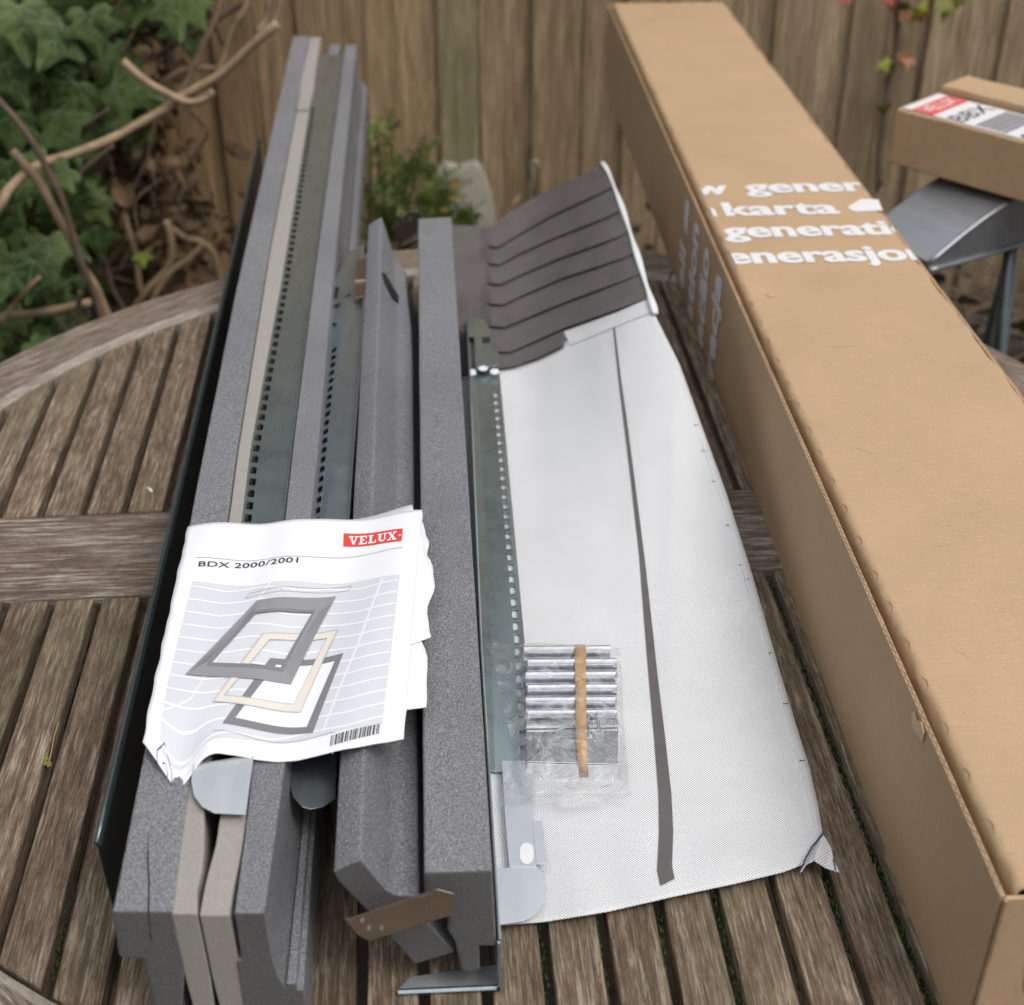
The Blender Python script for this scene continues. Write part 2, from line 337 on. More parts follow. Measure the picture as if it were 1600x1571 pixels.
# ---------------------------------------------------------------- garden table
TC = Vector((0.0, 1.255, 0)); TA = R(4.0); RI, RO_, RC = 0.700, 0.787, 0.016
table = empty('garden_table', (TC.x, TC.y, GZ), 'round weathered teak garden table with parallel slats and a cross board', 'table')
TM = Matrix.Translation(TC) @ Matrix.Rotation(TA, 4, 'Z')
TH = 0.021
us = [0.263 + 0.003 - 0.0465 * k for k in range(-9, 22)]
for i in range(len(us) - 1):
    b, a = us[i], us[i + 1]; a += .0042; b -= .0042
    if abs(a) > RI or abs(b) > RI: continue
    for sgn in (1, -1):
        ys = []
        for x in (a, b):
            ys.append((sgn * (0.079 + 0.001), sgn * (math.sqrt(RI * RI - x * x) - 0.003) + RC))
        c = (ys[0][0] + ys[0][1]) / 2
        if abs(ys[0][1]) - abs(ys[0][0]) < 0.03 or abs(ys[1][1]) - abs(ys[1][0]) < 0.03: continue
        O = Matrix.Translation(((a + b) / 2, c, 0)); h = (b - a) / 2
        dz = random.uniform(-.0012, .0008)
        P = [(-h, ys[0][0] - c), (h, ys[1][0] - c), (h, ys[1][1] - c), (-h, ys[0][1] - c)]
        m = MB().prism([(x, y, -TH + dz) for x, y in P], (0, 0, TH))
        m.build('slat', M['slat_wood'], table, bevel=0.0022, local=TM @ O)
# cross board in two pieces' width, seen left and right of the parcel
TB = []
m = MB(); 
for y0, y1 in ((-0.0775, 0.0775),):
    m.box((-RI + .004, y0, -TH), (RI - .004, y1, 0.0008))
m.build('cross_board', M['beam_wood'], table, bevel=.003, local=TM)
NS = 8
for k in range(NS):
    a0 = 2 * math.pi * (k + 0.5) / NS - 0.02; a1 = a0 + 2 * math.pi / NS; am = (a0 + a1) / 2
    LM = TM @ Matrix.Translation((0, RC, 0)) @ Matrix.Rotation(am - math.pi / 2, 4, 'Z') @ Matrix.Translation((0, (RI + RO_) / 2, 0))
    V = []; F = []; n = 14
    for i in range(n + 1):
        a = lerp(-(a1 - a0) / 2 + .001, (a1 - a0) / 2 - .001, i / n)
        for (r, z) in ((RI, -.026), (RI, -.002), (RI + .011, .0042), (RO_ - .004, .0042), (RO_, -.001), (RO_, -.026)):
            V.append(Vector((math.sin(a) * r, math.cos(a) * r - (RI + RO_) / 2, z)))
    for i in range(n):
        for j in range(6): F.append((i * 6 + j, i * 6 + (j + 1) % 6, (i + 1) * 6 + (j + 1) % 6, (i + 1) * 6 + j))
    F += [tuple(range(6)), tuple(range(n * 6 + 5, n * 6 - 1, -1))]
    mk('rim', V, F, M['rim_wood'], table, local=LM, bevel=.0015, mats=[M['rim_pale']], fm=[1 if j in (0, 1) else 0 for i in range(n) for j in range(6)] + [0, 0])
for x in (-0.36, 0.36): MB().box((x - .03, -.6, -.06), (x + .03, .6, -TH - .002)).build('under_rail', M['slat_wood'], table, bevel=.002, local=TM)
for x in (-.38, .38):
    for y in (-.38, .38): MB().box((x - .028, y - .028, GZ), (x + .028, y + .028, -.061)).build('leg', M['slat_wood'], table, bevel=.003, local=TM)
# moss living in the gaps between the slats
m = MB(); rm = random.Random(3)
def moss_run(px0, px1, n, dens, w=.0022):
    for i in range(n):
        t = i / n
        if rm.random() > dens: continue
        p = at(lerp(px0[0], px1[0], t), lerp(px0[1], px1[1], t), -.012) + Vector((rm.uniform(-w, w), 0, rm.uniform(-.006, .004)))
        r = rm.uniform(.0007, .0024)
        V = []; 
        for k in range(6):
            a = k * math.pi / 3; V.append(p + Vector((math.cos(a) * r * .7, math.sin(a) * r * 1.8, rm.uniform(-.001, .001))))
        V += [p + Vector((0, 0, r)), p - Vector((0, 0, r))]
        m.add(V, [(k, (k + 1) % 6, 6) for k in range(6)] + [((k + 1) % 6, k, 7) for k in range(6)])
moss_run((1205, 905), (1452, 1571), 420, .85); moss_run((1147, 1410), (1159, 1571), 40, .2)
moss_run((1030, 1425), (1041, 1571), 120, .8); moss_run((1118, 1400), (1155, 1571), 140, .5); moss_run((1212, 1385), (1262, 1571), 140, .6); moss_run((1287, 1364), (1345, 1571), 160, .7); moss_run((930, 1440), (950, 1571), 120, .7)
moss_run((255, 640), (185, 810), 60, .25); moss_run((155, 1190), (80, 1530), 200, .45); moss_run((120, 1000), (60, 1230), 120, .12); moss_run((1010, 560), (1110, 740), 80, .2)
moss_run((842, 1450), (858, 1571), 90, .35)
tag(m.build('moss', M['moss'], smooth=True), kind='stuff', label='green moss growing along the gaps between the table slats')

# ---------------------------------------------------------------- long cardboard parcel on the right
BO = Vector((0.3172, 0.6174, 0)); BL = Vector((-0.0537, 1, 0)).normalized(); BW = Vector((BL.y, -BL.x, 0))
BLEN, BWID, BH = 2.31, 0.2415, 0.161
BM = Matrix(((BW.x, BL.x, 0, BO.x), (BW.y, BL.y, 0, BO.y), (0, 0, 1, 0.0012), (0, 0, 0, 1)))
rb = random.Random(5)
box = empty('cardboard_parcel', (BO.x, BO.y, 0.0012), 'long brown cardboard parcel with big white lettering lying on the table', 'cardboard box')
def wob(a, y, z=0): return a * (noise.noise(Vector((y * 9, z * 7, a * 100))) )
# outer side board (raw upper edge shows the flutes)
n_ = 150
def side_panel(x0, x1, name, top, ph):
    V = []; F = []
    for i in range(n_ + 1):
        y = lerp(0.0, BLEN, i / n_); w = .0005 * noise.noise(Vector((y * 5, ph, 0))); tz = top + .0009 * noise.noise(Vector((y * 40, ph, 3)))
        tp_ = (BWID * .09 * (1 - y / BLEN)) if x0 > .1 else 0
        for (x, z) in ((x0, 0), (x0 + w, top * .5), (x0 + w * .3, tz), (x1 + w * .3, tz), (x1, top * .5), (x1, 0)): V.append(Vector((x + tp_, y, z)))
    fm = []
    for i in range(n_):
        for j in range(6): F.append((i * 6 + j, i * 6 + (j + 1) % 6, (i + 1) * 6 + (j + 1) % 6, (i + 1) * 6 + j)); fm.append(1 if j == 2 else 0)
    F += [tuple(range(6)), tuple(range(n_ * 6 + 5, n_ * 6 - 1, -1))]; fm += [1, 1]
    return mk(name, V, F, M['cardboard'], box, local=BM, mats=[M['cardboard_edge']], fm=fm)
side_panel(0, .0038, 'side_panel', BH - .004, 1.0); side_panel(BWID - .0038, BWID, 'side_panel', BH - .006, 7.0)
# fluting wave on the raw edge
m = MB(); pts = []
for i in range(520):
    y = .006 + i * .0044; pts.append(Vector((.0019 + (.0011 if i % 2 else -.0011), y, BH - .0035)))
m.tube(pts, .00042, 4); m.build('fluting', M['cardboard_edge'], box, local=BM)
# lid: folded sheet, rounded long folds
XL = .0105
prof = [(XL, .06), (XL, .14)]
for k in range(7):
    a = math.pi - k * math.pi / 12; prof.append((XL + .0075 + .0075 * math.cos(a), BH - .0075 + .0075 * math.sin(a)))
prof += [(BWID * f, BH + dz) for f, dz in ((.15, -.0001), (.3, -.0002), (.5, -.0004), (.7, -.0003), (.85, -.0001))]
for k in range(7):
    a = math.pi / 2 - k * math.pi / 12; prof.append((BWID - .0045 - .0075 + .0075 * math.cos(a), BH - .0075 + .0075 * math.sin(a)))
prof += [(BWID - .0045, .06)]
V = []; F = []; npf = len(prof)
for i in range(n_ * 2 + 1):
    y = lerp(0.004, BLEN - .001, i / (n_ * 2))
    tp_ = 1 + .09 * (1 - y / BLEN)
    for j, (x, z) in enumerate(prof):
        x = XL + (x - XL) * tp_
        e = .0022 * noise.noise(Vector((y * 26, x * 10, 5))) + .0011 * noise.noise(Vector((y * 70, x * 10, 9)))
        edge = 1 if (2 <= j <= 9 or j >= npf - 9) else .25
        V.append(Vector((x + (e * edge if j < 10 or j > npf - 10 else 0) * (1 if 2 < j < npf - 3 else .2), y, z + (e * .35 if (j < 7 or j > npf - 8) else 0))))
for i in range(n_ * 2):
    for j in range(npf - 1): F.append((i * npf + j, i * npf + j + 1, (i + 1) * npf + j + 1, (i + 1) * npf + j))
lid = mk('lid', V, F, M['cardboard'], box, smooth=True, local=BM)
q = lid.modifiers.new('thick', 'SOLIDIFY'); q.thickness = .003; q.offset = -1 if lid.data.polygons[len(prof) // 2].normal.z > 0 else 1
def BMi0(px, py): p = BM.inverted() @ at(px, py, BH); return Vector((p.x, p.y, BH + .0001))
# nicks cut through the fold
m = MB()
for i in range(46):
    y = .05 + i * .049 + rb.uniform(-.003, .003)
    arc = []
    for k in range(7):
        d_ = .0022 + .0040 * math.sin(math.pi * k / 6) * .55; arc.append(Vector((XL + d_, y + .0155 * k / 6, BH - .0075 + math.sqrt(max(0, .0075 ** 2 - (.0075 - d_) ** 2)) + .0004)))
        MB().tube(arc, [.0001, .0002, .0003, .0003, .0003, .0002, .0001], 4).build('fold_nick', M['cardboard_edge'], box, local=BM)
for y0, nm in ((BLEN - .004, 'end_panel'),): MB().box((.006, y0, 0), (BWID - .008, y0 + .0035, BH - .003)).build(nm, M['cardboard'], box, local=BM, bevel=.0008)
MB().box((.004, .004, .0), (BWID - .006, BLEN - .006, .004)).build('base_panel', M['cardboard'], box, local=BM)
# near end: tucked flap, its raw edge and the dark slot beneath the lid
m = MB().prism([(.0045, -.001, .001), (.075, .006, .001), (.075, .006, BH - .014), (.0045, -.001, BH - .006)], (0, .0036, 0))
m.build('end_flap', M['cardboard'], box, local=BM, bevel=.0006)
MB().box((.0745, .014, .001), (BWID + .014, .0178, BH - .009)).build('inner_flap', M['cardboard'], box, local=BM, bevel=.0006)
m = MB(); m.tube([Vector((.0036, -.0016, z)) for z in (.002, .05, .1, BH - .006)], .0016, 6); m.build('fluted_edge', M['cardboard_edge'], box, local=BM)
m = MB(); pl = [(.045, BH - .045), (.036, BH - .055), (.033, BH - .075), (.036, BH - .10), (.043, BH - .115), (.050, BH - .1), (.050, BH - .05)]
m.prism([(x, -.0014 + .0985 * (x - .0045) - .0003, z) for x, z in pl], (0, -.0002, 0)).build('end_print', M['print_white'], box, local=BM)
# torn spots
m = MB(); c0 = BM.inverted() @ at(1437, 1130, BH - .01)
pts = [(.0, .012), (.004, .009), (.003, .002), (.007, -.006), (.005, -.014), (-.001, -.014), (-.002, -.004), (-.004, .004)]
m.prism([(-.0012, c0.y + y * 1.1, BH - .011 + x * 1.6 - .004) for x, y in pts], (-.0006, 0, 0)).build('torn_patch', M['torn_paper'], box, local=BM)
m = MB(); c0 = BM.inverted() @ at(1208, 464, BH); m.tube([Vector((c0.x - .009, c0.y + .001, BH + .0006)), Vector((c0.x - .003, c0.y - .004, BH + .0007)), Vector((c0.x + .004, c0.y - .003, BH + .0006)), Vector((c0.x + .009, c0.y + .002, BH + .0005))], [.0005, .0012, .001, .0004], 6, flat=.5)
m.build('paper_dent', M['torn_paper'], box, local=BM, smooth=True)

for px0, py0, px1, py1, w_ in ((1290, 545, 1352, 541, .0006), (1225, 627, 1285, 617, .0004), (1330, 700, 1372, 712, .0004), (1440, 860, 1500, 850, .0004), (1480, 1010, 1530, 1040, .0004)):
    a, b = BMi0(px0, py0), BMi0(px1, py1)
    MB().tube([a, a.lerp(b, .3) + Vector((.0006, .0008, 0)), a.lerp(b, .7), b], [.0001, w_, w_ * .7, .0001], 5, flat=.12).build('scuff', M['torn_paper'], box, local=BM)

def text_mesh(s, offset=0.0, spacing=1.0):
    cu = bpy.data.curves.new('t', 'FONT'); cu.body = s; cu.size = 1; cu.offset = offset; cu.space_character = spacing; cu.resolution_u = 6
    o = bpy.data.objects.new('t', cu); COL.objects.link(o)
    me = bpy.data.meshes.new_from_object(o.evaluated_get(bpy.context.evaluated_depsgraph_get()))
    V = [v.co.copy() for v in me.vertices]; F = [tuple(p.vertices) for p in me.polygons]
    bpy.data.objects.remove(o); bpy.data.curves.remove(cu); bpy.data.meshes.remove(me)
    return V, F
def clip(V, F, planes):
    me = bpy.data.meshes.new('c'); me.from_pydata([tuple(v) for v in V], [], F); bm = bmesh.new(); bm.from_mesh(me)
    for co, no in planes: bmesh.ops.bisect_plane(bm, geom=bm.verts[:] + bm.edges[:] + bm.faces[:], plane_co=co, plane_no=no, clear_outer=True)
    bm.to_mesh(me); bm.free(); V = [v.co.copy() for v in me.vertices]; F = [tuple(p.vertices) for p in me.polygons]
    bpy.data.meshes.remove(me); return V, F
BMi = BM.inverted()
TXH = 0.0675
def top_row(s, x0w, x1w, yb, name='print'):
    """x0w..x1w across the lid (box frame), yb = baseline along the box"""
    V, F = text_mesh(s, .026, 1.02); xa = min(v.x for v in V); xb = max(v.x for v in V)
    k = (x1w - x0w) / (xb - xa)
    nV = len(V); V = [Vector((x0w + (v.x - xa) * k + dx, yb + v.y * TXH * .98 + dy, BH + .0006 + dz)) for dx, dy, dz in ((-.0011, 0, 0), (.0011, .0006, .00012)) for v in V]; F = F + [tuple(i + nV for i in f) for f in F]
    V, F = clip(V, F, [((XL + .005, 0, 0), (-1, 0, 0)), ((BWID * (1 + .09 * (1 - yb / BLEN)) - .0085, 0, 0), (1, 0, 0))])
    return mk(name, V, F, M['print_white'], box, local=BM)
rows = []
def bx(px, py): return BMi @ at(px, py, BH)
a, b, c, d = bx(1060, 300), bx(1165, 300), bx(1352, 300), bx(1200, 303)
top_row('w', bx(1082, 302).x, bx(1139, 302).x, d.y - .002); top_row('genera', bx(1165, 300).x, bx(1348, 300).x + .036, d.y)
d = bx(1200, 338); top_row('n', bx(1087, 338).x, bx(1119, 338).x, d.y); top_row('karta', bx(1134, 336).x, bx(1312, 334).x, d.y)
p = [(1325, 325), (1345, 313), (1372, 314), (1379, 331), (1338, 333), (1327, 330)]
m = MB().prism([(bx(*q).x, bx(*q).y, BH + .0006) for q in p], (0, 0, .0001)); m.build('print', M['print_white'], box, local=BM)
d = bx(1250, 371); top_row('generation', bx(1136, 378).x, bx(1136, 378).x + .290, d.y)
d = bx(1250, 412); top_row('generasjon', bx(1140, 412).x - .034, bx(1436, 406).x + .018, d.y)
def side_row(s, z0, z1, yb, offset=.034):
    V, F = text_mesh(s, offset); xa = min(v.x for v in V); xb = max(v.x for v in V); k = (z1 - z0) / (xb - xa)
    nV = len(V); F = [tuple(i + nV * q for i in f) for q in range(3) for f in F]; V = [Vector((-.0009 - dx, yb + v.y * TXH * 1.02 + dy, z0 + (v.x - xa) * k)) for dx, dy in ((0, -.0013), (.00012, 0), (.00024, .0013)) for v in V]
    V, F = clip(V, F, [((0, 0, BH - .005), (0, 0, 1)), ((0, 0, .001), (0, 0, -1))])
    mk('print', V, F, M['print_white'], box, local=BM)
def sy(px, py, z): return (BMi @ at(px, py, z)).y
yr = [1.863 - .617, 1.783 - .617, 1.70 - .617, 1.622 - .617]
side_row('racja', -.002, .143, yr[3] - .006); side_row('ração', -.03, .1405, yr[2] + .002); side_row('ration', -.036, .141, yr[1] + .002); side_row('sil', .012, .072, yr[0] + .006)
m = MB().prism([(-.0008, yr[0] + .008 + y, z) for y, z in ((0, .096), (.022, .096), (.030, .108), (.030, .132), (.022, .143), (0, .143))], (-.0002, 0, 0)); m.build('print', M['print_white'], box, local=BM)

# ---------------------------------------------------------------- foam and metal profiles
A_L = pw([(.63, -.267), (1.58, -.3447), (2.80, -.4312)]); A_R = pw([(.626, -.2262), (1.229, -.2819), (1.7287, -.3225), (2.80, -.3972)])
S_R = pw([(.62, -.2116), (1.232, -.2689), (1.6435, -.294), (2.798, -.3752)])
P_R = pw([(.719, -.1919), (.7667, -.1971), (1.1068, -.2175), (1.2322, -.2267), (1.6435, -.254), (2.677, -.3189)])
B_R = pw([(.6278, -.1652), (.7674, -.1705), (1.229, -.1991), (1.639, -.228), (2.7355, -.300)])
BF_R = pw([(.6252, -.1455), (2.743, -.2849)])
def loft(name, stations, mat, parent, Y, closed=True, caps=True, **k):
    """stations: fn(Y)->list of (x,z)"""
    V = []; F = []; n = None
    for y in Y:
        P = stations(y); n = len(P); V += [Vector((p[0], y + (p[2] if len(p) > 2 else 0), p[1])) for p in P]
    for i in range(len(Y) - 1):
        for j in range(n if closed else n - 1):
            F.append((i * n + j, i * n + (j + 1) % n, (i + 1) * n + (j + 1) % n, (i + 1) * n + j))
    fm = [0] * len(F)
    if caps and closed:
        F += [tuple(range(n)), tuple(range((len(Y) - 1) * n, len(Y) * n))]; fm += [1 if k.get('mats') else 0] * 2
    if k.get('mats'): k['fm'] = fm
    return mk(name, V, F, mat, parent, **k)
def ys(a, b, n): return [lerp(a, b, i / n) for i in range(n + 1)]
def wv(y, s, a=.0006, f=9): return a * noise.noise(Vector((y * f, s * 3.1, 0)))
def A_sec(y):
    l, r = A_L(y), A_R(y); w = (r - l); k = w / .041
    return [(l + wv(y, 1), .130 + wv(y, 2)), (r, .1295 + wv(y, 3)), (r + .0005, .07), (l + .0345 * k, .032), (l + .036 * k, 0.0015), (l + .0135 * k, 0.0015), (l + .0138 * k, .081), (l - .003, .083)]
o = loft('foam_profile', A_sec, M['foam_skin'], None, ys(.629, 2.80, 60), mats=[M['foam_cut']], bevel=.0022)
tag(o, 'long grey foam profile along the dark metal sheet, leftmost on the table', 'foam profile', 'grey foam insulation profiles')
m = MB(); pr = at(232, 1330, .1306); m.tube([at(232, 1300, .1303), at(231, 1340, .1306), at(233, 1380, .1304), at(232, 1424, .1303), at(236, 1470, Y=.6285)], [.0001, .0004, .0005, .0006, .0003], 4)
m.build('split', M['black'], o)
def B_sec(y):
    r = B_R(y); l = max(P_R(y) + .0015, r - .026) if y > .72 else lerp(-.1852, P_R(.72) + .0015, (y - .6278) / .0922); f = BF_R(y)
    if y > .72: l = P_R(y) + .0015
    w = f - r
    return [(l, .1295 + wv(y, 5)), (r, .1295 + wv(y, 6)), (r + .0005, .088), (r + .003, .064), (r + w * .38, .052), (r + w * .42, .057), (r + w * .75, .057), (r + w * .78, .050), (f, .050), (f, .0015), (l - .004, .0015), (l - .004, .080), (l, .083)]
o = loft('foam_profile', B_sec, M['foam_skin'], None, [.6278, .66, .70] + ys(.74, 2.737, 56), mats=[M['foam_cut']], bevel=.0018)
tag(o, 'grey stepped foam profile with low ribbed flange right of the long punched steel strip', 'foam profile', 'grey foam insulation profiles')
# soft pale foam strips
def strip(name, L, Rr, Y, zt, label, zb=.0015):
    def s(y): return [(L(y), zt(y)), (Rr(y), zt(y)), (Rr(y) + .001, .06), (lerp(Rr(y), L(y), .05), zb), (L(y) + .004, zb), (L(y) + .001, .06)]
    return tag(loft(name, s, M['soft_foam'], None, Y, bevel=.0016), label, 'foam strip', 'pale soft foam sealing strips')
def wx(px, py, z=.13): p = at(px, py, z); return (p.y, p.x)
L1 = pw([wx(266, 1427), wx(269, 1370), wx(271, 1310), wx(280, 1250)] + [(y, A_R(y) + .0006) for y in (.9, 1.23, 1.73, 2.2, 2.65)])
R1 = pw([wx(308, 1428), wx(308, 1385), wx(316, 1355), wx(321, 1300), wx(317, 1271)] + [(y, S_R(y)) for y in (.9, 1.23, 1.64, 2.2)] + [(2.65, S_R(2.65))])
strip('foam_strip', L1, R1, ys(.629, .9, 14) + ys(.95, 2.33, 30), lambda y: .1285 + wv(y, 9, .001, 12), 'pale grey soft foam strip, long left one beside the punched steel strip')
L1b = lambda y: A_R(y) + .0006 - .0022 * math.exp(-((y - 2.52) / .08) ** 2); R1b = lambda y: S_R(y) + .0015 * math.exp(-((y - 2.45) / .05) ** 2)
strip('foam_strip', L1b, R1b, ys(2.334, 2.79, 12), lambda y: .1305 + .0015 * math.sin(y * 17), 'short pale grey foam strip butting onto the far end of the long one')
L2 = pw([wx(310, 1424), wx(320, 1370), wx(337, 1310), wx(341, 1277)] + [(.9, -.2095)]); R2 = pw([wx(358, 1427), wx(364, 1385), wx(377, 1325), wx(384, 1277)] + [(.9, -.2035)])
strip('foam_strip', L2, lambda y: R2(y), ys(.629, .80, 14), lambda y: .1265, 'pale grey soft foam strip bowed to the right, under the rounded steel tab')
tag(loft('foam_strip', lambda y: [(-.3500 - .07 * (y - 2.69), .125), (-.3290 - .07 * (y - 2.69), .125), (-.3290 - .07 * (y - 2.69), .0015), (-.3500 - .07 * (y - 2.69), .0015)], M['foam_skin'], None, ys(2.684, 2.76, 3), bevel=.0015), 'small grey foam end poking out past the far end of the long steel strip', 'foam piece')
# dark coated sheet standing left of the pile
SX = pw([(.7175, -.3047), (2.2826, -.4221)])
m = MB()
def sheet_sec(y):
    x = SX(y); return [(x, .0975), (x + .0022, .1), (x + .0044, .0985), (x + .0036, .0955), (x + .0016, .0965), (x + .0034, .0015), (x + .0018, .0015)]
o = loft('metal_sheet', sheet_sec, M['dark_coat'], None, ys(.7175, 2.27, 40), smooth=False, bevel=.0006)
loft('rolled_edge', lambda y: [(SX(y) + .0005 + .0021 * math.cos(a), .1005 + .0021 * math.sin(a)) for a in [i * math.pi / 4 for i in range(8)]], M['edge_highlight'], o, ys(.7172, 2.268, 40), smooth=True)
tag(o, 'dark green-black coated metal sheet standing on edge at the far left of the bundle', 'metal sheet')

# perforated strips ------------------------------------------------------
def ring(bl, br, tl, tr, fx0, fx1, fy0, fy1, cut=.13):
    """cell (4 corner points) with an octagonal hole between fractions"""
    def P(u, v): return lerp(lerp(bl, br, u), lerp(tl, tr, u), v)
    dx = (fx1 - fx0) * cut; dy = (fy1 - fy0) * cut
    H = [(fx0 + dx, fy0), (fx1 - dx, fy0), (fx1, fy0 + dy), (fx1, fy1 - dy), (fx1 - dx, fy1), (fx0 + dx, fy1), (fx0, fy1 - dy), (fx0, fy0 + dy)]
    V = [bl, br, tr, tl] + [P(*h) for h in H]
    return V, [(0, 1, 5, 4), (1, 6, 5), (1, 2, 7, 6), (2, 8, 7), (2, 3, 9, 8), (3, 10, 9), (3, 0, 11, 10), (0, 4, 11)]
def punched(name, cols, z, Y0, Y1, h0, h1, pitch, hcol, mat, label, fx=(.12, .88), fy=(.2, .8), lip=None, parent=None):
    """cols: list of x-functions; hcol = index of the column strip that carries the holes"""
    m = MB(); y = Y0; Ys = [Y0]
    while y < h0 - 1e-6: y += min(.05, h0 - y); Ys.append(y)
    ih = len(Ys) - 1
    while y < h1: y += pitch; Ys.append(y)
    jh = len(Ys) - 1
    while y < Y1: y += .05; Ys.append(min(y, Y1))
    for i in range(len(Ys) - 1):
        a, b = Ys[i], Ys[i + 1]
        for j in range(len(cols) - 1):
            q = [Vector((cols[j + e](yy), yy, z[j + e])) for e, yy in ((0, a), (1, a), (0, b), (1, b))]
            if j == hcol and ih <= i < jh:
                V, F = ring(q[0], q[1], q[2], q[3], *fx, *fy); m.add(V, F)
            else: m.add([q[0], q[1], q[3], q[2]], [(0, 1, 2, 3)])
    me = m.build(name, mat, parent, solid=.0009, nrm=False)
    bm = bmesh.new(); bm.from_mesh(me.data); bmesh.ops.remove_doubles(bm, verts=bm.verts, dist=1e-5); bmesh.ops.recalc_face_normals(bm, faces=bm.faces); bm.to_mesh(me.data); bm.free()
    return me
# 1: long strip between pale foam and foam B
p0 = lambda y: S_R(y) - .0004; p3 = lambda y: P_R(y)
c1 = lambda y: p0(y) + .0022; c2 = lambda y: p0(y) + .0022 + .0068
plate = empty('steel_strip', (-.25, 1.6, .12), 'long galvanised steel strip punched with a row of slots, lying between foam profiles', 'steel strip', 'punched steel strips')
o = punched('strip_plate', [p0, c1, c2, p3], [.1275, .1262, .1258, .1262], .80, 2.68, 1.03, 2.36, .0215, 1, M['zinc_dark'], '', fx=(.0, 1.0), fy=(.18, .8), parent=plate)
loft('folded_lip', lambda y: [(P_R(y) - .0009, .125), (P_R(y) - .0009, .1305), (P_R(y) + .0006, .1312), (P_R(y) + .0010, .125)], M['zinc'], plate, ys(.74, 2.68, 50), bevel=.0003)
m = MB(); tp = [(397, 1180), (302, 1196), (299, 1222), (303, 1245), (316, 1262), (335, 1272), (384, 1274)]
pts = [at(x, y, .1335) for x, y in tp]; m.prism(pts, (0, 0, .0009)); m.build('rounded_tab', M['zinc_bright'], plate, bevel=.0003)
# 2: strip between foam B and foam C
q_l = pw([wx(480, 840, .108), wx(520, 480, .108)]); q_r = pw([wx(546, 800, .118), wx(564, 560, .118), wx(568, 480, .118)])
plate2 = empty('steel_strip', (-.19, 1.4, .10), 'shorter galvanised steel strip with a row of square slots, next to the ridged foam profile', 'steel strip', 'punched steel strips')
k1 = lambda y: q_l(y) + .004; k2 = lambda y: q_l(y) + .0105; k3 = lambda y: q_l(y) + .0175
o = punched('strip_plate', [q_l, k1, k2, k3, q_r], [.1035, .106, .110, .1142, .1125], .80, 1.615, 1.02, 1.50, .0192, 1, M['zinc'], '', fx=(.1, 1.0), fy=(.22, .8), parent=plate2)
for p in o.data.polygons: pass
loft('folded_lip', lambda y: [(q_r(y) - .001, .1105), (q_r(y) - .001, .1215), (q_r(y) + .0006, .122), (q_r(y) + .001, .1105)], M['zinc'], plate2, ys(.80, 1.70, 30), bevel=.0003)
# far head of strip 2 with its cut-outs
m = MB()
hd = [(517, 505), (560, 505), (568, 470), (570, 382), (556, 388), (545, 396), (535, 412), (527, 430), (522, 440)]
V = [on(x, y, lambda X, Y: .1080 + .05 * (X + .2373)) for x, y in hd]; m.prism(V, (0, 0, .0009)); m.build('strip_head', M['zinc'], plate2, bevel=.0003)
for pl in ([(520, 449), (530, 449), (527, 467), (519, 468)], [(521, 478), (526, 474), (533, 475), (530, 480), (524, 483)], [(538, 464), (548, 458), (547, 462), (539, 466)]):
    MB().prism([on(x, y, lambda X, Y: .1092 + .05 * (X + .2373)) for x, y in pl], (0, 0, .0002)).build('cut_out', M['black'], plate2)
m = MB(); tp = [(527, 1160), (470, 1180), (456, 1200), (453, 1225), (458, 1246), (472, 1262), (486, 1266), (505, 1262), (524, 1249)]
m.prism([on(x, y, lambda X, Y: .098 - .25 * max(0, X + .16)) for x, y in tp], (0, 0, .0009)); m.build('rounded_tab', M['zinc'], plate2, bevel=.0003)
m = MB(); cl = [(557, 407), (573, 406), (572, 432), (570, 441), (570, 465), (554, 466), (555, 442), (557, 432)]
m.prism([at(x, y, .1225) for x, y in cl], (0, 0, .0015)); m.tube([at(554, 440, .1245), at(572, 439, .1245)], .0022, 8); o = m.build('steel_clip', M['stainless'], None, bevel=.0003)
tag(o, 'small brownish stainless clip on the far end of the shorter steel strip', 'clip')
# C: ridged foam profile leaning
CS = [(-.1243, .1225), (-.1130, .1305), (-.1045, .1345), (-.1000, .1265), (-.0885, .1045), (-.0815, .0985), (-.0775, .0985), (-.0655, .0980), (-.0640, .075), (-.0415, .037), (-.0715, .0235), (-.094, .066), (-.106, .0863), (-.1225, .1140)]
def C_sec(y):
    f = (y - .67); dx = -.0655 * f; lip = 1
    P = [(x + dx + wv(y, i, .0004), z + wv(y, i + 20, .0005)) for i, (x, z) in enumerate(CS)]
    return P
def C_sec2(y):
    P = C_sec(y); t = ss((y - 1.70) / .14) if y > 1.70 else 0
    return [(x, z, -max(0, (x - P[2][0])) * 3.2 * t if y > 1.83 else 0) for x, z in P]
o = loft('foam_profile', lambda y: [(x, z, (-(max(0, x - C_sec(y)[2][0])) * 2.6 * ss((y - 1.5) / .345))) for x, z in C_sec(y)], M['foam_skin'], None, ys(.67, 1.845, 40), mats=[M['foam_cut']], bevel=.002)
tag(o, 'grey foam profile with a sloping face tilted against its neighbour, notch near its far end', 'foam profile', 'grey foam insulation profiles')
def onplane(px, py, p0, nn):
    d = at(px, py, 0) - Vector((0, 0, CAM_H)); return Vector((0, 0, CAM_H)) + d * ((p0 - Vector((0, 0, CAM_H))).dot(nn) / d.dot(nn))
cp0 = Vector((-.1000 - .0655 * .9, 1.57, .1265)); e1 = Vector((-.0655, 1, 0)); e2 = Vector((.0200, 0, -.0335)); cn = e1.cross(e2).normalized(); cn = cn if cn.x > 0 else -cn
MB().prism([onplane(x, y, cp0, cn) + cn * .0008 for x, y in ((596, 427), (601, 428), (608, 440), (617, 455), (626, 471), (627, 476), (621, 475), (611, 461), (600, 442))], cn * .0003).build('notch', M['black'], o)
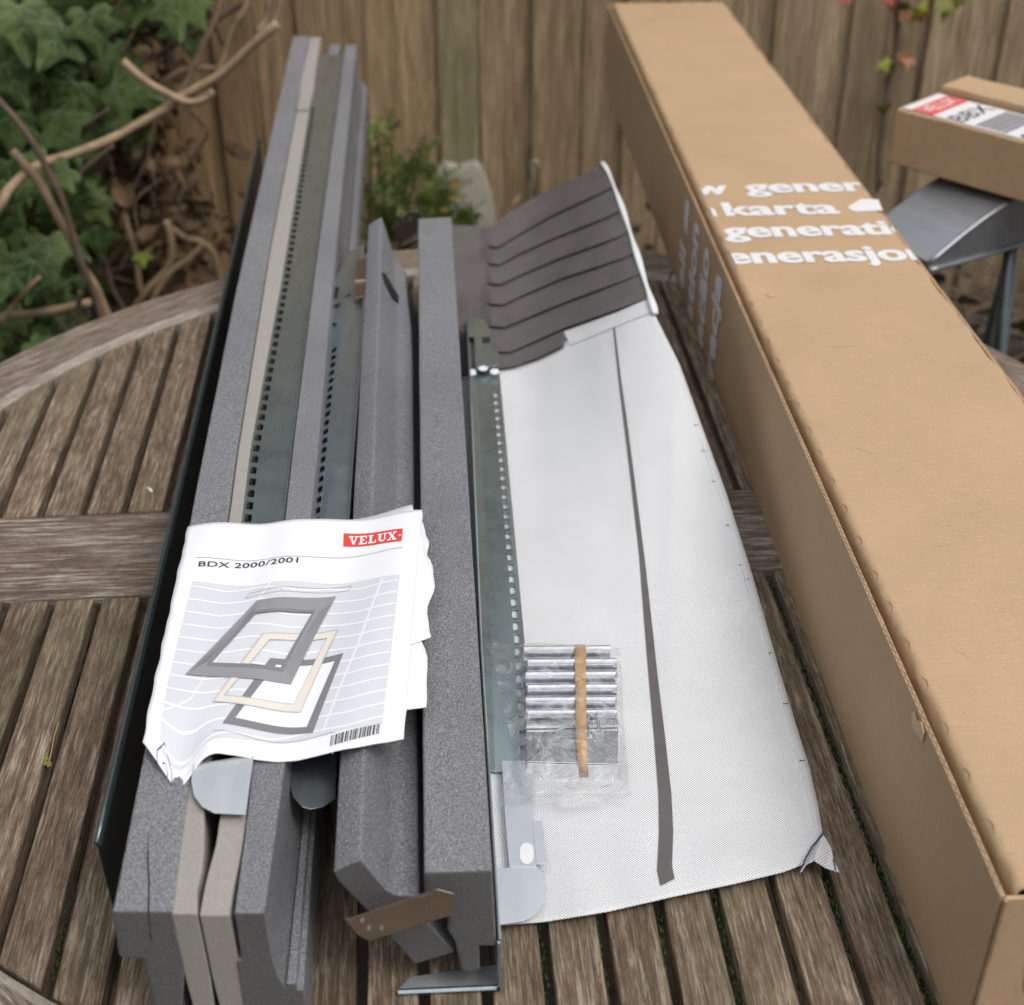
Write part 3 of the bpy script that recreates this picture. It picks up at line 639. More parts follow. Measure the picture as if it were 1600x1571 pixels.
# D: tall foam profile
DS = [(-.0608, .1275), (-.0135, .130), (-.0112, .05), (-.0234, .05), (-.0234, .022), (-.037, .0215), (-.0414, .055), (-.046, .066), (-.045, .084), (-.0608, .088)]
def D_sec(y):
    f = y - .665; return [(x - .0600 * f + wv(y, i + 40, .0004), z + wv(y, i + 60, .0005)) for i, (x, z) in enumerate(DS)]
o = loft('foam_profile', D_sec, M['foam_skin'], None, ys(.665, 1.858, 40), mats=[M['foam_cut']], bevel=.0024)
tag(o, 'tall flat-topped grey foam profile between the tilted foam and the white cloth', 'foam profile', 'grey foam insulation profiles')
# 3: steel strip lying on the cloth right of D
def zM(X, Y): return .006 + .098 * ss((X - .004) / .19) * ss((Y - 1.02) / .62) + .0014 * noise.noise(Vector((X * 9, Y * 5, 0))) + .0035 * math.exp(-((Y - .775) / .03) ** 2) * ss((X - .08) / .1) + .0045 * math.exp(-(((Y - .74) + (X - .06) * .25) / .045) ** 2) * (.5 + .5 * math.sin(X * 95 + Y * 30)) * ss((X - .03) / .04) * (1 - ss((X - .17) / .05)) + .0022 * math.exp(-((X - .17 - .1 * (Y - 1.2)) / .012) ** 2) * ss((Y - .85) / .2) + .0016 * noise.noise(Vector((X * 26, Y * 9, 4)))
e_l = pw([wx(754, 1200, .010), wx(750, 1010, .010), wx(737, 690, .010), wx(731, 520, .010)]); e_r = pw([wx(832, 1200, .009), wx(820, 1010, .009), wx(797, 760, .009), wx(779, 570, .009)])
plate3 = empty('steel_strip', (-.02, 1.1, .012), 'galvanised steel strip punched with slots showing the white cloth, right of the tall foam', 'steel strip', 'punched steel strips')
g0 = lambda y: e_l(y) + .0012
g1 = lambda y: lerp(e_l(y), e_r(y), .25); g2 = lambda y: e_r(y) - .0100; g3 = lambda y: e_r(y) - .0040
o = punched('strip_plate', [g0, g1, g2, g3, e_r], [.0125, .0085, .0095, .0105, .0085], .885, 1.643, .90, 1.555, .0197, 2, M['zinc_dark'], '', fx=(.0, 1.0), fy=(.14, .84), parent=plate3)
fl = pw([(.662, -.0098), (.994, -.0292), (1.7316, -.0625)])
loft('upright_flange', lambda y: [(fl(y), .0015), (fl(y), .060), (fl(y) + .0012, .0605), (fl(y) + .0022, .059), (fl(y) + .0012, .0015)], M['zinc'], plate3, ys(.664, 1.74, 30), bevel=.0003)
def flat(name, px, z, mat, th=.0009, holes=None, parent=plate3): return MB().prism([at(x, y, z) for x, y in px], (0, 0, th)).build(name, mat, parent, bevel=.0002)
flat('strip_head', [(748, 578), (780, 571), (778, 550), (770, 548), (768, 520), (757, 500), (729, 497), (731, 527), (741, 527), (743, 575)], .0165, M['zinc_dark'])
for pl in ([(753, 527), (766, 527), (766, 536), (754, 537)],): flat('cut_out', pl, .0176, M['black'], .0002)
for c0, c1_, rx, ry in ((755, 576, 7.5, 4), (773, 581, 7.5, 4.6)):
    MB().prism([at(c0 + rx * math.cos(a * math.pi / 6), c1_ + ry * math.sin(a * math.pi / 6), .0180) for a in range(12)], (0, 0, .0002)).build('punched_hole', M['cloth_white'], plate3)
# near tab: two arms with a slotted bridge and a rounded foot
flat('tab_arm', [(784, 1190), (834, 1190), (832, 1268), (836, 1290), (838, 1356), (796, 1356), (790, 1290)], .0155, M['zinc_bright'])
flat('tab_ear', [(832, 1284), (847, 1284), (855, 1350), (838, 1352)], .0160, M['zinc_bright'])
flat('rounded_foot', [(774, 1358), (838, 1355), (851, 1366), (852, 1398), (846, 1418), (832, 1434), (815, 1441), (778, 1446)], .0150, M['zinc_bright'])
sl = []
for a in range(16):
    t = a * math.pi / 8; sl.append((823 + 11 * math.cos(t), (1330 if math.sin(t) < 0 else 1338) + 13 * math.sin(t)))
flat('slot', sl, .0168, M['cloth_white'], .0002)
flat('cut_out', [(734, 578), (743, 577), (744, 586), (735, 587)], .0132, M['cloth_white'], .0002)
# steel foot under the near end of D
m = MB(); m.prism([at(x, y, .0018) for x, y in ((620, 1550), (780, 1546), (780, 1508), (640, 1528))], (0, 0, .001)); m.build('bottom_flange', M['zinc_bright'], plate3, bevel=.0002)
m = MB(); m.tube([at(622, 1550, .0035), at(782, 1543, .0035)], .0024, 6); m.tube([at(780, 1546, .001), at(779, 1472, Y=.664)], .0016, 4); m.build('flange_edge', M['zinc'], plate3, bevel=.0002)
MB().box((-.0115, .6595, .0075), (-.0085, .6600, .0115)).build('corner_hole', M['black'], plate3)
# stainless brackets at both ends of C / D
def Yp(px, py, Y): return at(px, py, Y=Y)
m = MB(); pl = [Yp(540, 1436, .645), Yp(655, 1398, .645), Yp(683, 1388, .645), Yp(709, 1395, .645), Yp(708, 1428, .645), Yp(640, 1448, .645), Yp(577, 1469, .645), Yp(560, 1460, .645)]
m.prism(pl, (0, -.0012, 0)); m.prism([Yp(540, 1436, .6452), Yp(545, 1440, .6452), Yp(541, 1378, .700), Yp(537, 1376, .700)], (-.001, 0, 0)); m.prism([Yp(655, 1398, .644), Yp(676, 1391, .644), Yp(676, 1397, .632), Yp(657, 1405, .632)], (0, 0, -.001))
o = m.build('metal_bracket', M['stainless'], None, bevel=.0004)
tag(o, 'bent stainless bracket wrapped round the near ends of two foam profiles', 'bracket', 'stainless end brackets')
m = MB()
for x, y in ((566, 1438), (576, 1450), (596, 1450)): m.prism([Yp(x + 3.2 * math.cos(a * math.pi / 4), y + 3.2 * math.sin(a * math.pi / 4), .6435) for a in range(8)], (0, -.0006, 0))
m.build('rivet', M['zinc_bright'], o)
m = MB(); pl = [Yp(612, 355, 1.885), Yp(640, 330, 1.885), Yp(655, 331, 1.885), Yp(662, 342, 1.885), Yp(662, 372, 1.885), Yp(630, 392, 1.885)]
m.prism(pl, (0, .0012, 0)); m.prism([Yp(628, 380, 1.884), Yp(660, 362, 1.884), Yp(662, 370, 1.872), Yp(628, 386, 1.872)], (0, 0, .001)); o = m.build('metal_bracket', M['stainless'], None, bevel=.0004)
tag(o, 'bent stainless bracket standing between the far ends of two foam profiles', 'bracket', 'stainless end brackets')
m = MB(); m.prism([Yp(641 + 2.4 * math.cos(a * math.pi / 4), 343 + 2.4 * math.sin(a * math.pi / 4), 1.8838) for a in range(8)], (0, -.0008, 0)); m.prism([Yp(623 + 2.2 * math.cos(a * math.pi / 4), 338 + 2.2 * math.sin(a * math.pi / 4), 1.8838) for a in range(8)], (0, -.0008, 0)); m.build('rivet', M['zinc_shiny'], o)

# ---------------------------------------------------------------- white underlay cloth with pleated collar
def coons(top, bot, left, right, u, v):
    T, B_, L, Q = poly_at(top, u), poly_at(bot, u), poly_at(left, v), poly_at(right, v)
    c = [top[0], top[-1], bot[0], bot[-1]]
    return tuple((1 - v) * T[i] + v * B_[i] + (1 - u) * L[i] + u * Q[i] - ((1 - u) * (1 - v) * c[0][i] + u * (1 - v) * c[1][i] + (1 - u) * v * c[2][i] + u * v * c[3][i]) for i in (0, 1))
top = [(690, 606), (785, 571), (800, 569), (840, 556), (884, 535), (886, 533), (881, 518), (920, 503), (1012, 468)]
top = [(690, 600), (785, 571), (805, 568), (845, 553), (884, 534), (1014, 474)]
bot = [(700, 1452), (785, 1446), (850, 1441), (950, 1425), (1050, 1402), (1150, 1381), (1225, 1363), (1268, 1346)]
left = [(690, 600), (692, 900), (697, 1200), (700, 1452)]; right = [(1014, 474), (1062, 570), (1096, 665), (1133, 765), (1176, 900), (1216, 1040), (1243, 1130), (1265, 1200), (1279, 1262), (1285, 1300), (1268, 1346)]
def clothpt(px, py, dz=0): return on(px, py, zM, dz)
V, F, UV = grid(60, 110, lambda u, v: clothpt(*coons(top, bot, left, right, u, v), .0))
UVm = [(p.x, p.y) for p in V]
cloth = mk('underlay_cloth', V, F, M['membrane'], None, smooth=True, uv=UVm, solid=.0006)
tag(cloth, 'white perforated underlay cloth spread on the table between the foam and the parcel', 'cloth')
V, F, UV = grid(16, 4, lambda u, v: clothpt(*coons([(881, 518), (920, 504), (965, 488), (1014, 466)], [(890, 540), (930, 524), (970, 507), (1018, 488)], [(881, 518), (890, 540)], [(1014, 466), (1018, 488)], u, v), .0016))
mk('hem_flap', V, F, M['membrane'], cloth, smooth=True, uv=[(p.x, p.y) for p in V])
m = MB(); cor = [(1248, 1368), (1262, 1348), (1285, 1302), (1298, 1325), (1303, 1345), (1312, 1364), (1290, 1357), (1272, 1345), (1258, 1352)]
V = [clothpt(x, y, .004 + (.006 if i in (7, 8) else 0)) for i, (x, y) in enumerate(cor)]
m.add(V, [(0, 1, 8), (1, 2, 7, 8), (2, 3, 7), (3, 6, 7), (3, 4, 6), (4, 5, 6)])
mk('folded_corner', m.V, m.F, M['membrane'], cloth, uv=[(p.x, p.y) for p in m.V], solid=.0006)
m = MB(); m.tube([clothpt(1249, 1368, .005), clothpt(1257, 1345, .006), clothpt(1268, 1325, .006), clothpt(1286, 1303, .005)], .0009, 5); m.tube([clothpt(1302, 1343, .0055), clothpt(1306, 1360, .0055)], .0005, 4)
m.build('seam', M['seam_blue'], cloth)
m = MB(); hem = [(1062, 590), (1080, 640), (1112, 735), (1150, 850), (1190, 990), (1218, 1090), (1245, 1190), (1268, 1290)]
m.tube([clothpt(x, y, .0005) for x, y in hem], .0009, 5)
m.build('hem_line', M['cloth_white'], cloth)
m = MB()
for x, y in ((1093, 664), (1105, 704), (1121, 752), (1143, 820), (1163, 882), (1172, 905), (1207, 1020), (1233, 1099), (1258, 1188)):
    m.tube([clothpt(x - 9, y + 1, .0009), clothpt(x - 1, y, .0009)], .0005, 4)
m.build('hem_stitch', M['seam_blue'], cloth)
# dark band showing in the slit
sl = [((957.5, 508), (960, 508)), ((966, 590), (970, 590)), ((974.5, 660), (980, 660)), ((985, 745), (991, 745)), ((999, 870), (1007, 870)), ((1005, 950), (1016, 950)), ((1014, 1060), (1028, 1060)), ((1022, 1150), (1039, 1150)), ((1029, 1240), (1049, 1240)), ((1030, 1300), (1052, 1300)), ((1027, 1360), (1050, 1352)), ((1032, 1384), (1054, 1373))]
sl = [tuple(tuple(lerp(p[i], q[i], k / 8) for i in (0, 1)) for p, q in zip(r0, r1)) for r0, r1 in zip(sl, sl[1:]) for k in range(8)] + [sl[-1]]
V = []
for a, b in sl: V += [clothpt(*a, .0014), clothpt(*b, .0014)]
tag(mk('cord_band', V, [(2 * i, 2 * i + 1, 2 * i + 3, 2 * i + 2) for i in range(len(sl) - 1)], M['collar_cloth'], cloth), 'dark grey tapering band lying in the slit of the white cloth')
# pleated dark collar
rows = [
 [(690, 352), (740, 353), (764, 357), (770, 355), (783, 342), (800, 330), (830, 312), (880, 287), (915, 273), (943, 256)],
 [(690, 386), (740, 385), (762, 385), (778, 386), (795, 375), (812, 365), (860, 338), (941, 300), (957, 292)],
 [(690, 414), (740, 412), (763, 412), (780, 413), (812, 396), (860, 374), (949, 339), (967, 330)],
 [(690, 445), (740, 444), (765, 443), (783, 444), (812, 430), (870, 405), (970, 369), (980, 362)],
 [(690, 478), (740, 476), (766, 475), (786, 476), (815, 462), (880, 434), (975, 403), (990, 396)],
 [(690, 512), (740, 511), (772, 510), (789, 511), (815, 500), (880, 473), (972, 439), (1000, 428)],
 [(690, 550), (740, 549), (772, 549), (797, 550), (820, 540), (880, 513), (940, 492), (1013, 466)],
 [(690, 592), (740, 585), (785, 575), (805, 572), (845, 557), (884, 538), (930, 520), (1016, 480)]]
N = 110; V = []; F = []; nr = 0
def rowpt(r, u):
    x = lerp(690, rows[r][-1][0], u); return (x, pw([(a, b) for a, b in rows[r]])(x))
for r in range(len(rows) - 1):
    for s_, (t, h) in enumerate(((0.0, 0.0), (.2, .0005), (.5, .0014), (.8, .0028), (.95, .0036), (1.0, .0036))):
        for i in range(N + 1):
            u = i / N; a = rowpt(r, u); b = rowpt(r + 1, u); px, py = lerp(a[0], b[0], t), lerp(a[1], b[1], t)
            k = ss((px - 758) / 12) * (1 if px < 930 else lerp(1, .35, min(1, (px - 930) / 70)))
            hid = ss((px - 880) / 3) if (r == 6 and s_ > 0) else 0
            V.append(clothpt(px, py, lerp(.0022 + h * 1.3 * k - (.0012 * (1 - k)), -.0012, hid)))
        nr += 1
for j in range(nr - 1):
    for i in range(N): F.append((j * (N + 1) + i, j * (N + 1) + i + 1, (j + 1) * (N + 1) + i + 1, (j + 1) * (N + 1) + i))
collar = mk('pleated_collar', V, F, M['collar_cloth'], None, solid=.0008)
tag(collar, 'dark grey pleated cloth collar fanning up at the far end of the white cloth', 'cloth collar')
m = MB(); 
for x0, x1 in ((753, 754), (758, 759)): m.tube([clothpt(x0, y, .0016) for y in (356, 400, 450, 500)], .0003, 4)
m.build('seam', M['black'], collar)
m = MB()  # black strips along the folds stand for the shade in the pleats
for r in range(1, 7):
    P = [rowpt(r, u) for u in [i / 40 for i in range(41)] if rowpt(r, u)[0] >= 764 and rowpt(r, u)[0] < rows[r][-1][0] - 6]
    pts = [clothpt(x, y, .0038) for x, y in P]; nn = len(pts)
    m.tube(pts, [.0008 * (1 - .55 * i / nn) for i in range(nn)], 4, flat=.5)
m.build('pleat_shade', M['black'], collar)
m = MB(); edge = [(941, 254), (950, 268), (962, 298), (974, 330), (986, 368), (996, 400), (1008, 440), (1018, 470), (1024, 490)]
pts = smoothpts([clothpt(x, y, .004) for x, y in edge], 4); m.tube(pts, [.0032 + .0012 * math.sin(i * .7) + .0012 * i / len(pts) for i in range(len(pts))], 8, flat=.6)
m.build('white_border', M['cloth_white'], collar, smooth=True)

# ---------------------------------------------------------------- steel fixing brackets banded together in a clear bag
zb = .017
def bar(py, x0, x1, hh, name_lab, z=zb, wy=9.5):
    m = MB(); a = at(x0, py, z); b = at(x1, py - 1, z); d = (b - a).normalized(); s_ = Vector((-d.y, d.x, 0)); V = []; n = 9
    w = (at(x0, py - wy, z) - a).length
    prof = [(-1.0, -.6), (-.98, -.1), (-.82, .02)] + [(-.05 + .72 * math.cos(math.pi - k * math.pi / 9) * .82, .05 + .95 * math.sin(math.pi - k * math.pi / 9)) for k in range(10)] + [(.86, .0), (.98, -.1), (1.0, -.6)]
    for p in (a, b): V += [p + s_ * (q[0] * w) + Vector((0, 0, q[1] * hh)) for q in prof]
    k = len(prof); F = [(i, i + 1, k + i + 1, k + i) for i in range(k - 1)] + [(k - 1, 0, k, 2 * k - 1), tuple(range(k)), tuple(range(2 * k - 1, k - 1, -1))]
    o = mk('fixing_bracket', V, F, M['zinc_shiny'], None, bevel=.0004, mats=[M['stool_metal']], fm=[1 if (i < 4 or i > k - 6) else 0 for i in range(k - 1)] + [1, 0, 0])  # darker metal on the flanges paints in the shade between the bars
    return tag(o, name_lab, 'bracket', 'steel fixing brackets in the clear bag')
ordn = ['farthest', 'second', 'third', 'fourth', 'fifth', 'sixth']
for i, py in enumerate((1022, 1042, 1062, 1082, 1102, 1122)):
    bar(py, 821 + (3 if i % 2 else 0) - (0 if i else 3), 955 + (6 if i else -2) + (2 if i % 2 else 0), .0095, f'ribbed bright steel bracket in the clear bag, {ordn[i]} bar from the fence side')
m = MB(); a = [at(822, 1128, .020), at(966, 1126, .020), at(965, 1196, .022), at(823, 1192, .022)]
m.prism(a, (0, 0, .0012)); b = [a[3], a[2], a[2] + Vector((0, -.002, -.019)), a[3] + Vector((0, -.002, -.019))]; m.prism(b, (0, -.0012, 0))
m.prism([at(822, 1132, .0225), at(966, 1130, .0225), at(966, 1137, .0225), at(822, 1139, .0225)], (0, 0, .002))
tag(m.build('fixing_bracket', M['zinc_shiny'], None, bevel=.0005), 'flat bright steel angle bracket at the near end of the bagged stack', 'bracket', 'steel fixing brackets in the clear bag')
# small sachet of screws
V, F, _ = grid(14, 10, lambda u, v: at(*coons([(850, 1118), (960, 1110)], [(856, 1170), (962, 1166)], [(850, 1118), (856, 1170)], [(960, 1110), (962, 1166)], u, v), .026 + .005 * math.sin(math.pi * u) * math.sin(math.pi * v) + .0016 * noise.noise(Vector((u * 6, v * 5, 2)))))
tag(mk('screw_sachet', V, F, M['clear_film'], None, smooth=True), 'small clear sachet of screws on top of the steel brackets', 'sachet')
rs = random.Random(9)
for i in range(7):
    c = at(rs.uniform(868, 945), rs.uniform(1130, 1160), .0265); a = rs.uniform(0, math.pi); d = Vector((math.cos(a), math.sin(a), .05)) * .009
    m = MB(); m.tube([c - d, c + d * .8, c + d], [.0006, .0013, .0013], 6); m.tube([c + d, c + d * 1.12], [.003, .0026], 8)
    tag(m.build('screw', M['zinc'], None), 'small steel screw inside the clear sachet on the steel brackets', 'screw', 'screws in the sachet')
m = MB(); V = []
bp = [(898, 915, 1008, .016), (898, 915, 1010, .0275), (899, 916, 1045, .0275), (899, 916, 1100, .0285), (900, 917, 1150, .030), (903, 918, 1195, .0272), (904, 919, 1200, .0235), (905, 920, 1219, .004)]
for x0, x1, y, z in bp: V += [at(x0, y, z), at(x1, y, z)]
o = mk('rubber_band', V, [(2 * i, 2 * i + 1, 2 * i + 3, 2 * i + 2) for i in range(len(bp) - 1)], M['rubber_tan'], None, solid=.0011, smooth=True)
tag(o, 'flat tan rubber band round the stack of steel brackets', 'rubber band')
V = []
for x0, x1, y, z in ((898, 914, 1034, .0292), (899, 916, 1060, .0292), (899, 916, 1066, .0292), (898, 914, 1046, .0292)): V += [at(x0, y, z), at(x1, y - 6, z)]
mk('twist', V, [(0, 1, 3, 2), (2, 3, 5, 4)], M['rubber_tan'], o, solid=.0008)
# bag film
btop = [(760, 1008), (778, 1003), (800, 1012), (828, 1004), (900, 1007), (968, 1013)]; bbot = [(782, 1258), (850, 1256), (900, 1262), (988, 1250)]
bleft = [(760, 1008), (772, 1030), (779, 1080), (795, 1140), (802, 1185), (784, 1225), (782, 1258)]; bright = [(968, 1013), (972, 1060), (974, 1120), (980, 1190), (984, 1225), (988, 1250)]
def film(u, v):
    px, py = coons(btop, bbot, bleft, bright, u, v)
    inx = ss((px - 795) / 28) * ss((988 - px) / 22); iny = ss((py - 1000) / 14) * ss((1240 - py) / 22)
    h = .0175 + (.0155) * inx * iny
    h += .0035 * noise.noise(Vector((px * .045, py * .022, 3))) + .0022 * noise.noise(Vector((px * .12, py * .05, 8))) * (1 if v < .9 else .3)
    if v > .9: h += .0005 * math.sin(px * 1.2)
    return at(px, py, max(h, .0178))
V, F, _ = grid(70, 80, film)
tag(mk('plastic_bag', V, F, M['clear_film'], None, smooth=True), 'crumpled clear plastic bag holding banded steel brackets on the white cloth', 'bag')

# ---------------------------------------------------------------- instruction booklet
PZ = .1375
TL, TR_, BR_, BL_ = [at(x, y, PZ) for x, y in ((295, 830), (660, 808), (631, 1160), (225, 1165))]
def bilin(c, s, t):
    a, b, c_, d = c; return lerp(lerp(a, b, s), lerp(d, c_, s), t)
def relief(s, t):
    z = .0035 * math.sin(2 * math.pi * (s * 1.15 + .12)) * (.55 + .6 * t) + .0022 * math.sin(2 * math.pi * (s * 2.3 + t * .5)) * (1 - t * .4)
    z += .0012 * noise.noise(Vector((s * 3.5, t * 3, 1)))
    z += .004 * math.exp(-((s - .42) / .10) ** 2) * (1 - t) * .8
    z -= .0035 * ss((s - .6) / .4) * ss((t - .75) / .25)
    return z
def sheetpt(c, s, t, dz=0, curl=1):
    p = bilin(c, s, t); w = curl * math.exp(-(((s - .135) / .085) ** 2 + ((1 - t) / .10) ** 2))
    b_ = math.sin(math.pi * min(1, max(0, s))) * max(0, t) ** 5 * curl
    rg = .0011 * noise.noise(Vector((s * 14, t * 14, 6))) * max(ss((s - .93) / .07), ss((t - .95) / .05), 1 - ss(s / .05))
    p = p + Vector((.004 * w + rg, -.031 * w - .013 * b_ + rg, 0)); z = relief(s, t) - .014 * w - .005 * b_
    return Vector((p.x, p.y, PZ + .004 + z + dz))
COV = (TL, TR_, BR_, BL_)
book = empty('instruction_booklet', (-.18, .93, .135), 'crumpled white instruction booklet with red logo and roof window drawing, lying on the foam profiles', 'booklet')
V, F, _ = grid(50, 60, lambda s, t: sheetpt(COV, s, t)); mk('cover', V, F, M['paper'], book, smooth=True, solid=.0003)
def inv_w(p):
    s = t = .5
    for _ in range(9):
        q = bilin(COV, s, t); e = p - q
        ds = bilin(COV, s + 1e-3, t) - q; dt = bilin(COV, s, t + 1e-3) - q
        det = ds.x * dt.y - ds.y * dt.x; s, t = s + 1e-3 * (e.x * dt.y - e.y * dt.x) / det, t + 1e-3 * (ds.x * e.y - ds.y * e.x) / det
    return s, t
def inv(px, py): return inv_w(at(px, py, PZ + .003))
def under(px, dz, seed, amp=.0022):
    c = [at(x, y, PZ) for x, y in px]
    def f(s, t):
        p = bilin(c, s, t); cs, ct = inv_w(p); out = max(0, cs - 1) * 8
        w_ = math.exp(-(((cs - .135) / .085) ** 2 + ((1 - ct) / .10) ** 2)); b_ = math.sin(math.pi * min(1, max(0, cs))) * max(0, min(1, ct)) ** 5
        jx = (.0042 * math.sin(t * 8.5 + seed * 1.7) + .0035 * noise.noise(Vector((t * 7, seed, 0)))) * ss((s - .8) / .2)
        return Vector((p.x + .004 * w_ + jx, p.y - .028 * w_ - .012 * b_, PZ + .004 + relief(min(1, max(0, cs)), min(1, max(0, ct))) + dz - .013 * w_ - .005 * b_ + min(1, out) * amp * noise.noise(Vector((s * 4, t * 4, seed)))))
    V, F, _ = grid(24, 24, f); mk('page', V, F, M['paper'], book, smooth=True, solid=.0003)
under([(300, 842), (663, 812), (679, 1004), (300, 1130)], -.0010, 2)
under([(298, 845), (664, 816), (662, 960), (290, 1120)], -.0018, 3)
under([(310, 850), (641, 796), (663, 1108), (330, 1150)], -.0026, 4)
under([(300, 860), (655, 806), (655, 1055), (262, 1165)], -.0034, 5)
under([(345, 840), (630, 803), (640, 1060), (285, 1160)], -.0042, 6)
def inkV(V2, F, k, name, mat, cutn=0):
    """V2: list of (s,t) page fractions; refine the faces, then lay them on the cover"""
    me = bpy.data.meshes.new('i'); me.from_pydata([(s, t, 0) for s, t in V2], [], F); bm = bmesh.new(); bm.from_mesh(me)
    for a in range(1, 50): bmesh.ops.bisect_plane(bm, geom=bm.verts[:] + bm.edges[:] + bm.faces[:], plane_co=(a / 50, 0, 0), plane_no=(1, 0, 0))
    for a in range(1, 60): bmesh.ops.bisect_plane(bm, geom=bm.verts[:] + bm.edges[:] + bm.faces[:], plane_co=(0, a / 60, 0), plane_no=(0, 1, 0))
    bmesh.ops.triangulate(bm, faces=bm.faces[:])
    V = [sheetpt(COV, v.co.x, v.co.y, .0004 + .0002 * k) for v in bm.verts]; bm.verts.index_update(); F = [tuple(v.index for v in f.verts) for f in bm.faces]; bm.free(); bpy.data.meshes.remove(me)
    return mk(name, V, F, mat, book)
class Ink:
    def __init__(s): s.V = []; s.F = []
    def poly(s, px): n = len(s.V); s.V += [inv(*p) for p in px]; s.F.append(tuple(range(n, n + len(px)))); return s
    def ring(s, out, inn):
        n = len(s.V); k = len(out); s.V += [inv(*p) for p in out] + [inv(*p) for p in inn]
        s.F += [(n + i, n + (i + 1) % k, n + k + (i + 1) % k, n + k + i) for i in range(k)]; return s
    def line(s, pts, w, closed=False):
        P = [Vector(p) for p in pts]
        segs_ = list(zip(P, P[1:] + ([P[0]] if closed else [])))
        for a, b in segs_:
            if (b - a).length < .01: continue
            d = (b - a).normalized(); q = Vector((-d.y, d.x)) * w / 2; s.poly([tuple(a - q), tuple(b - q), tuple(b + q), tuple(a + q)])
        return s
    def done(s, k, name, mat): return inkV(s.V, s.F, k, name, mat)
# roof tiles drawing (flat: no dependence on light)
Ink().poly([(302, 916), (400, 917), (470, 910), (625, 907), (612, 1020), (598, 1128), (420, 1135), (250, 1146), (262, 1080), (284, 990)]).done(0, 'drawing_ground', M['ink_pale'])
k = Ink()
for i in range(12):
    f = i / 11; yl, yr = lerp(925, 1140, f), lerp(916, 1118, f); xl, xr = lerp(300, 246, f), lerp(622, 600, f)
    k.line([(lerp(xl, xr, q / 6), lerp(yl, yr, q / 6) + (4 if q % 2 else -1)) for q in range(7)], 2.6)
k.line([(598, 910), (560, 1010), (505, 1128)], 3); k.line([(425, 912), (300, 1090), (255, 1110)], 2); k.done(1, 'drawing_tiles', M['paper'])
k = Ink().ring([(423, 1028), (537, 1020), (490, 1126), (350, 1122)], [(432, 1036), (523, 1030), (480, 1117), (370, 1113)]); k.done(2, 'drawing_lower_frame', M['ink_grey'])
Ink().poly([(432, 1036), (523, 1030), (480, 1117), (370, 1113)]).done(2, 'drawing_opening', M['paper'])
k = Ink().ring([(413, 995), (527, 983), (468, 1097), (336, 1094)], [(422, 1003), (511, 994), (460, 1086), (352, 1085)]); k.done(4, 'drawing_middle_frame', M['ink_wood'])
k = Ink().line([(411, 995), (528, 983), (470, 1097), (335, 1094)], 1, True).line([(422, 1003), (511, 994), (460, 1086), (352, 1085)], .8, True); k.done(5, 'drawing_outline', M['ink_mid'])
k = Ink().ring([(402, 944), (525, 930), (455, 1060), (291, 1059)], [(397, 962), (492, 953), (442, 1043), (325, 1042)]); k.done(6, 'drawing_collar', M['ink_collar'])
k = Ink().ring([(396, 961), (494, 952), (443, 1045), (323, 1044)], [(400, 965), (488, 957), (439, 1040), (331, 1039)])
for i in range(26):
    t = i / 26; a = (lerp(404, 296, t), lerp(950, 1056, t)); b = (lerp(392, 326, t), lerp(965, 1038, t))
    k.line([a, b], .7)
    a = (lerp(520, 455, t), lerp(940, 1056, t)); b = (lerp(496, 446, t), lerp(958, 1042, t)); k.line([a, b], .7)
k.done(7, 'drawing_collar_lines', M['ink_grey'])
k = Ink().line([(383, 938), (391, 930), (440, 922), (549, 914), (546, 921), (440, 929), (391, 936)], .8, True).line([(440, 922), (440, 929)], .8).line([(335, 1130), (430, 1136), (525, 1131)], 1); k.done(2, 'drawing_cover_strip', M['ink_mid'])
Ink().line([(308, 879), (420, 876), (520, 870), (629, 864)], .8).done(1, 'rule_line', M['ink_mid'])
Ink().poly([(537, 832), (630, 834), (628, 854), (536, 852)]).done(1, 'logo_panel', M['ink_red'])
# logo letters (slab serif capitals drawn as strokes)
def quadmap(q, x, y): a, b, c, d = [Vector(p) for p in q]; return tuple(lerp(lerp(a, b, x), lerp(d, c, x), y))
Q = [(545.5, 836.2), (622, 837.6), (621, 851), (544.5, 849.4)]
k = Ink()
def st(pts): k.poly([quadmap(Q, x, y) for x, y in pts])
def glyph(x0, w, strokes):
    for s_ in strokes: st([(x0 + w * x, y) for x, y in s_])
g = .19
glyph(0, g, [[(-.02, 0), (.45, 0), (.45, .13), (-.02, .13)], [(.58, 0), (1.02, 0), (1.02, .13), (.58, .13)], [(.08, .12), (.36, .12), (.60, 1), (.44, 1)], [(.72, .12), (.88, .12), (.60, 1), (.44, 1)]])
glyph(.205, g * .92, [[(0, 0), (.92, 0), (.92, .14), (0, .14)], [(.14, .13), (.42, .13), (.42, .87), (.14, .87)], [(0, .86), (.95, .86), (.95, 1), (0, 1)], [(.42, .43), (.68, .43), (.68, .57), (.42, .57)], [(.8, .13), (.92, .13), (.92, .3), (.8, .3)], [(.82, .7), (.95, .7), (.95, .87), (.82, .87)]])
glyph(.40, g * .88, [[(0, 0), (.6, 0), (.6, .13), (0, .13)], [(.14, .12), (.44, .12), (.44, .87), (.14, .87)], [(0, .86), (.95, .86), (.95, 1), (0, 1)], [(.82, .62), (.95, .62), (.95, .87), (.82, .87)]])
glyph(.585, g, [[(0, 0), (.5, 0), (.5, .13), (0, .13)], [(.62, 0), (1.0, 0), (1.0, .13), (.62, .13)], [(.12, .12), (.40, .12), (.40, .74), (.12, .74)], [(.74, .12), (.88, .12), (.88, .74), (.74, .74)], [(.12, .74), (.40, .74), (.52, .86), (.40, 1)], [(.88, .74), (.74, .74), (.52, .86), (.40, 1), (.66, 1)]])
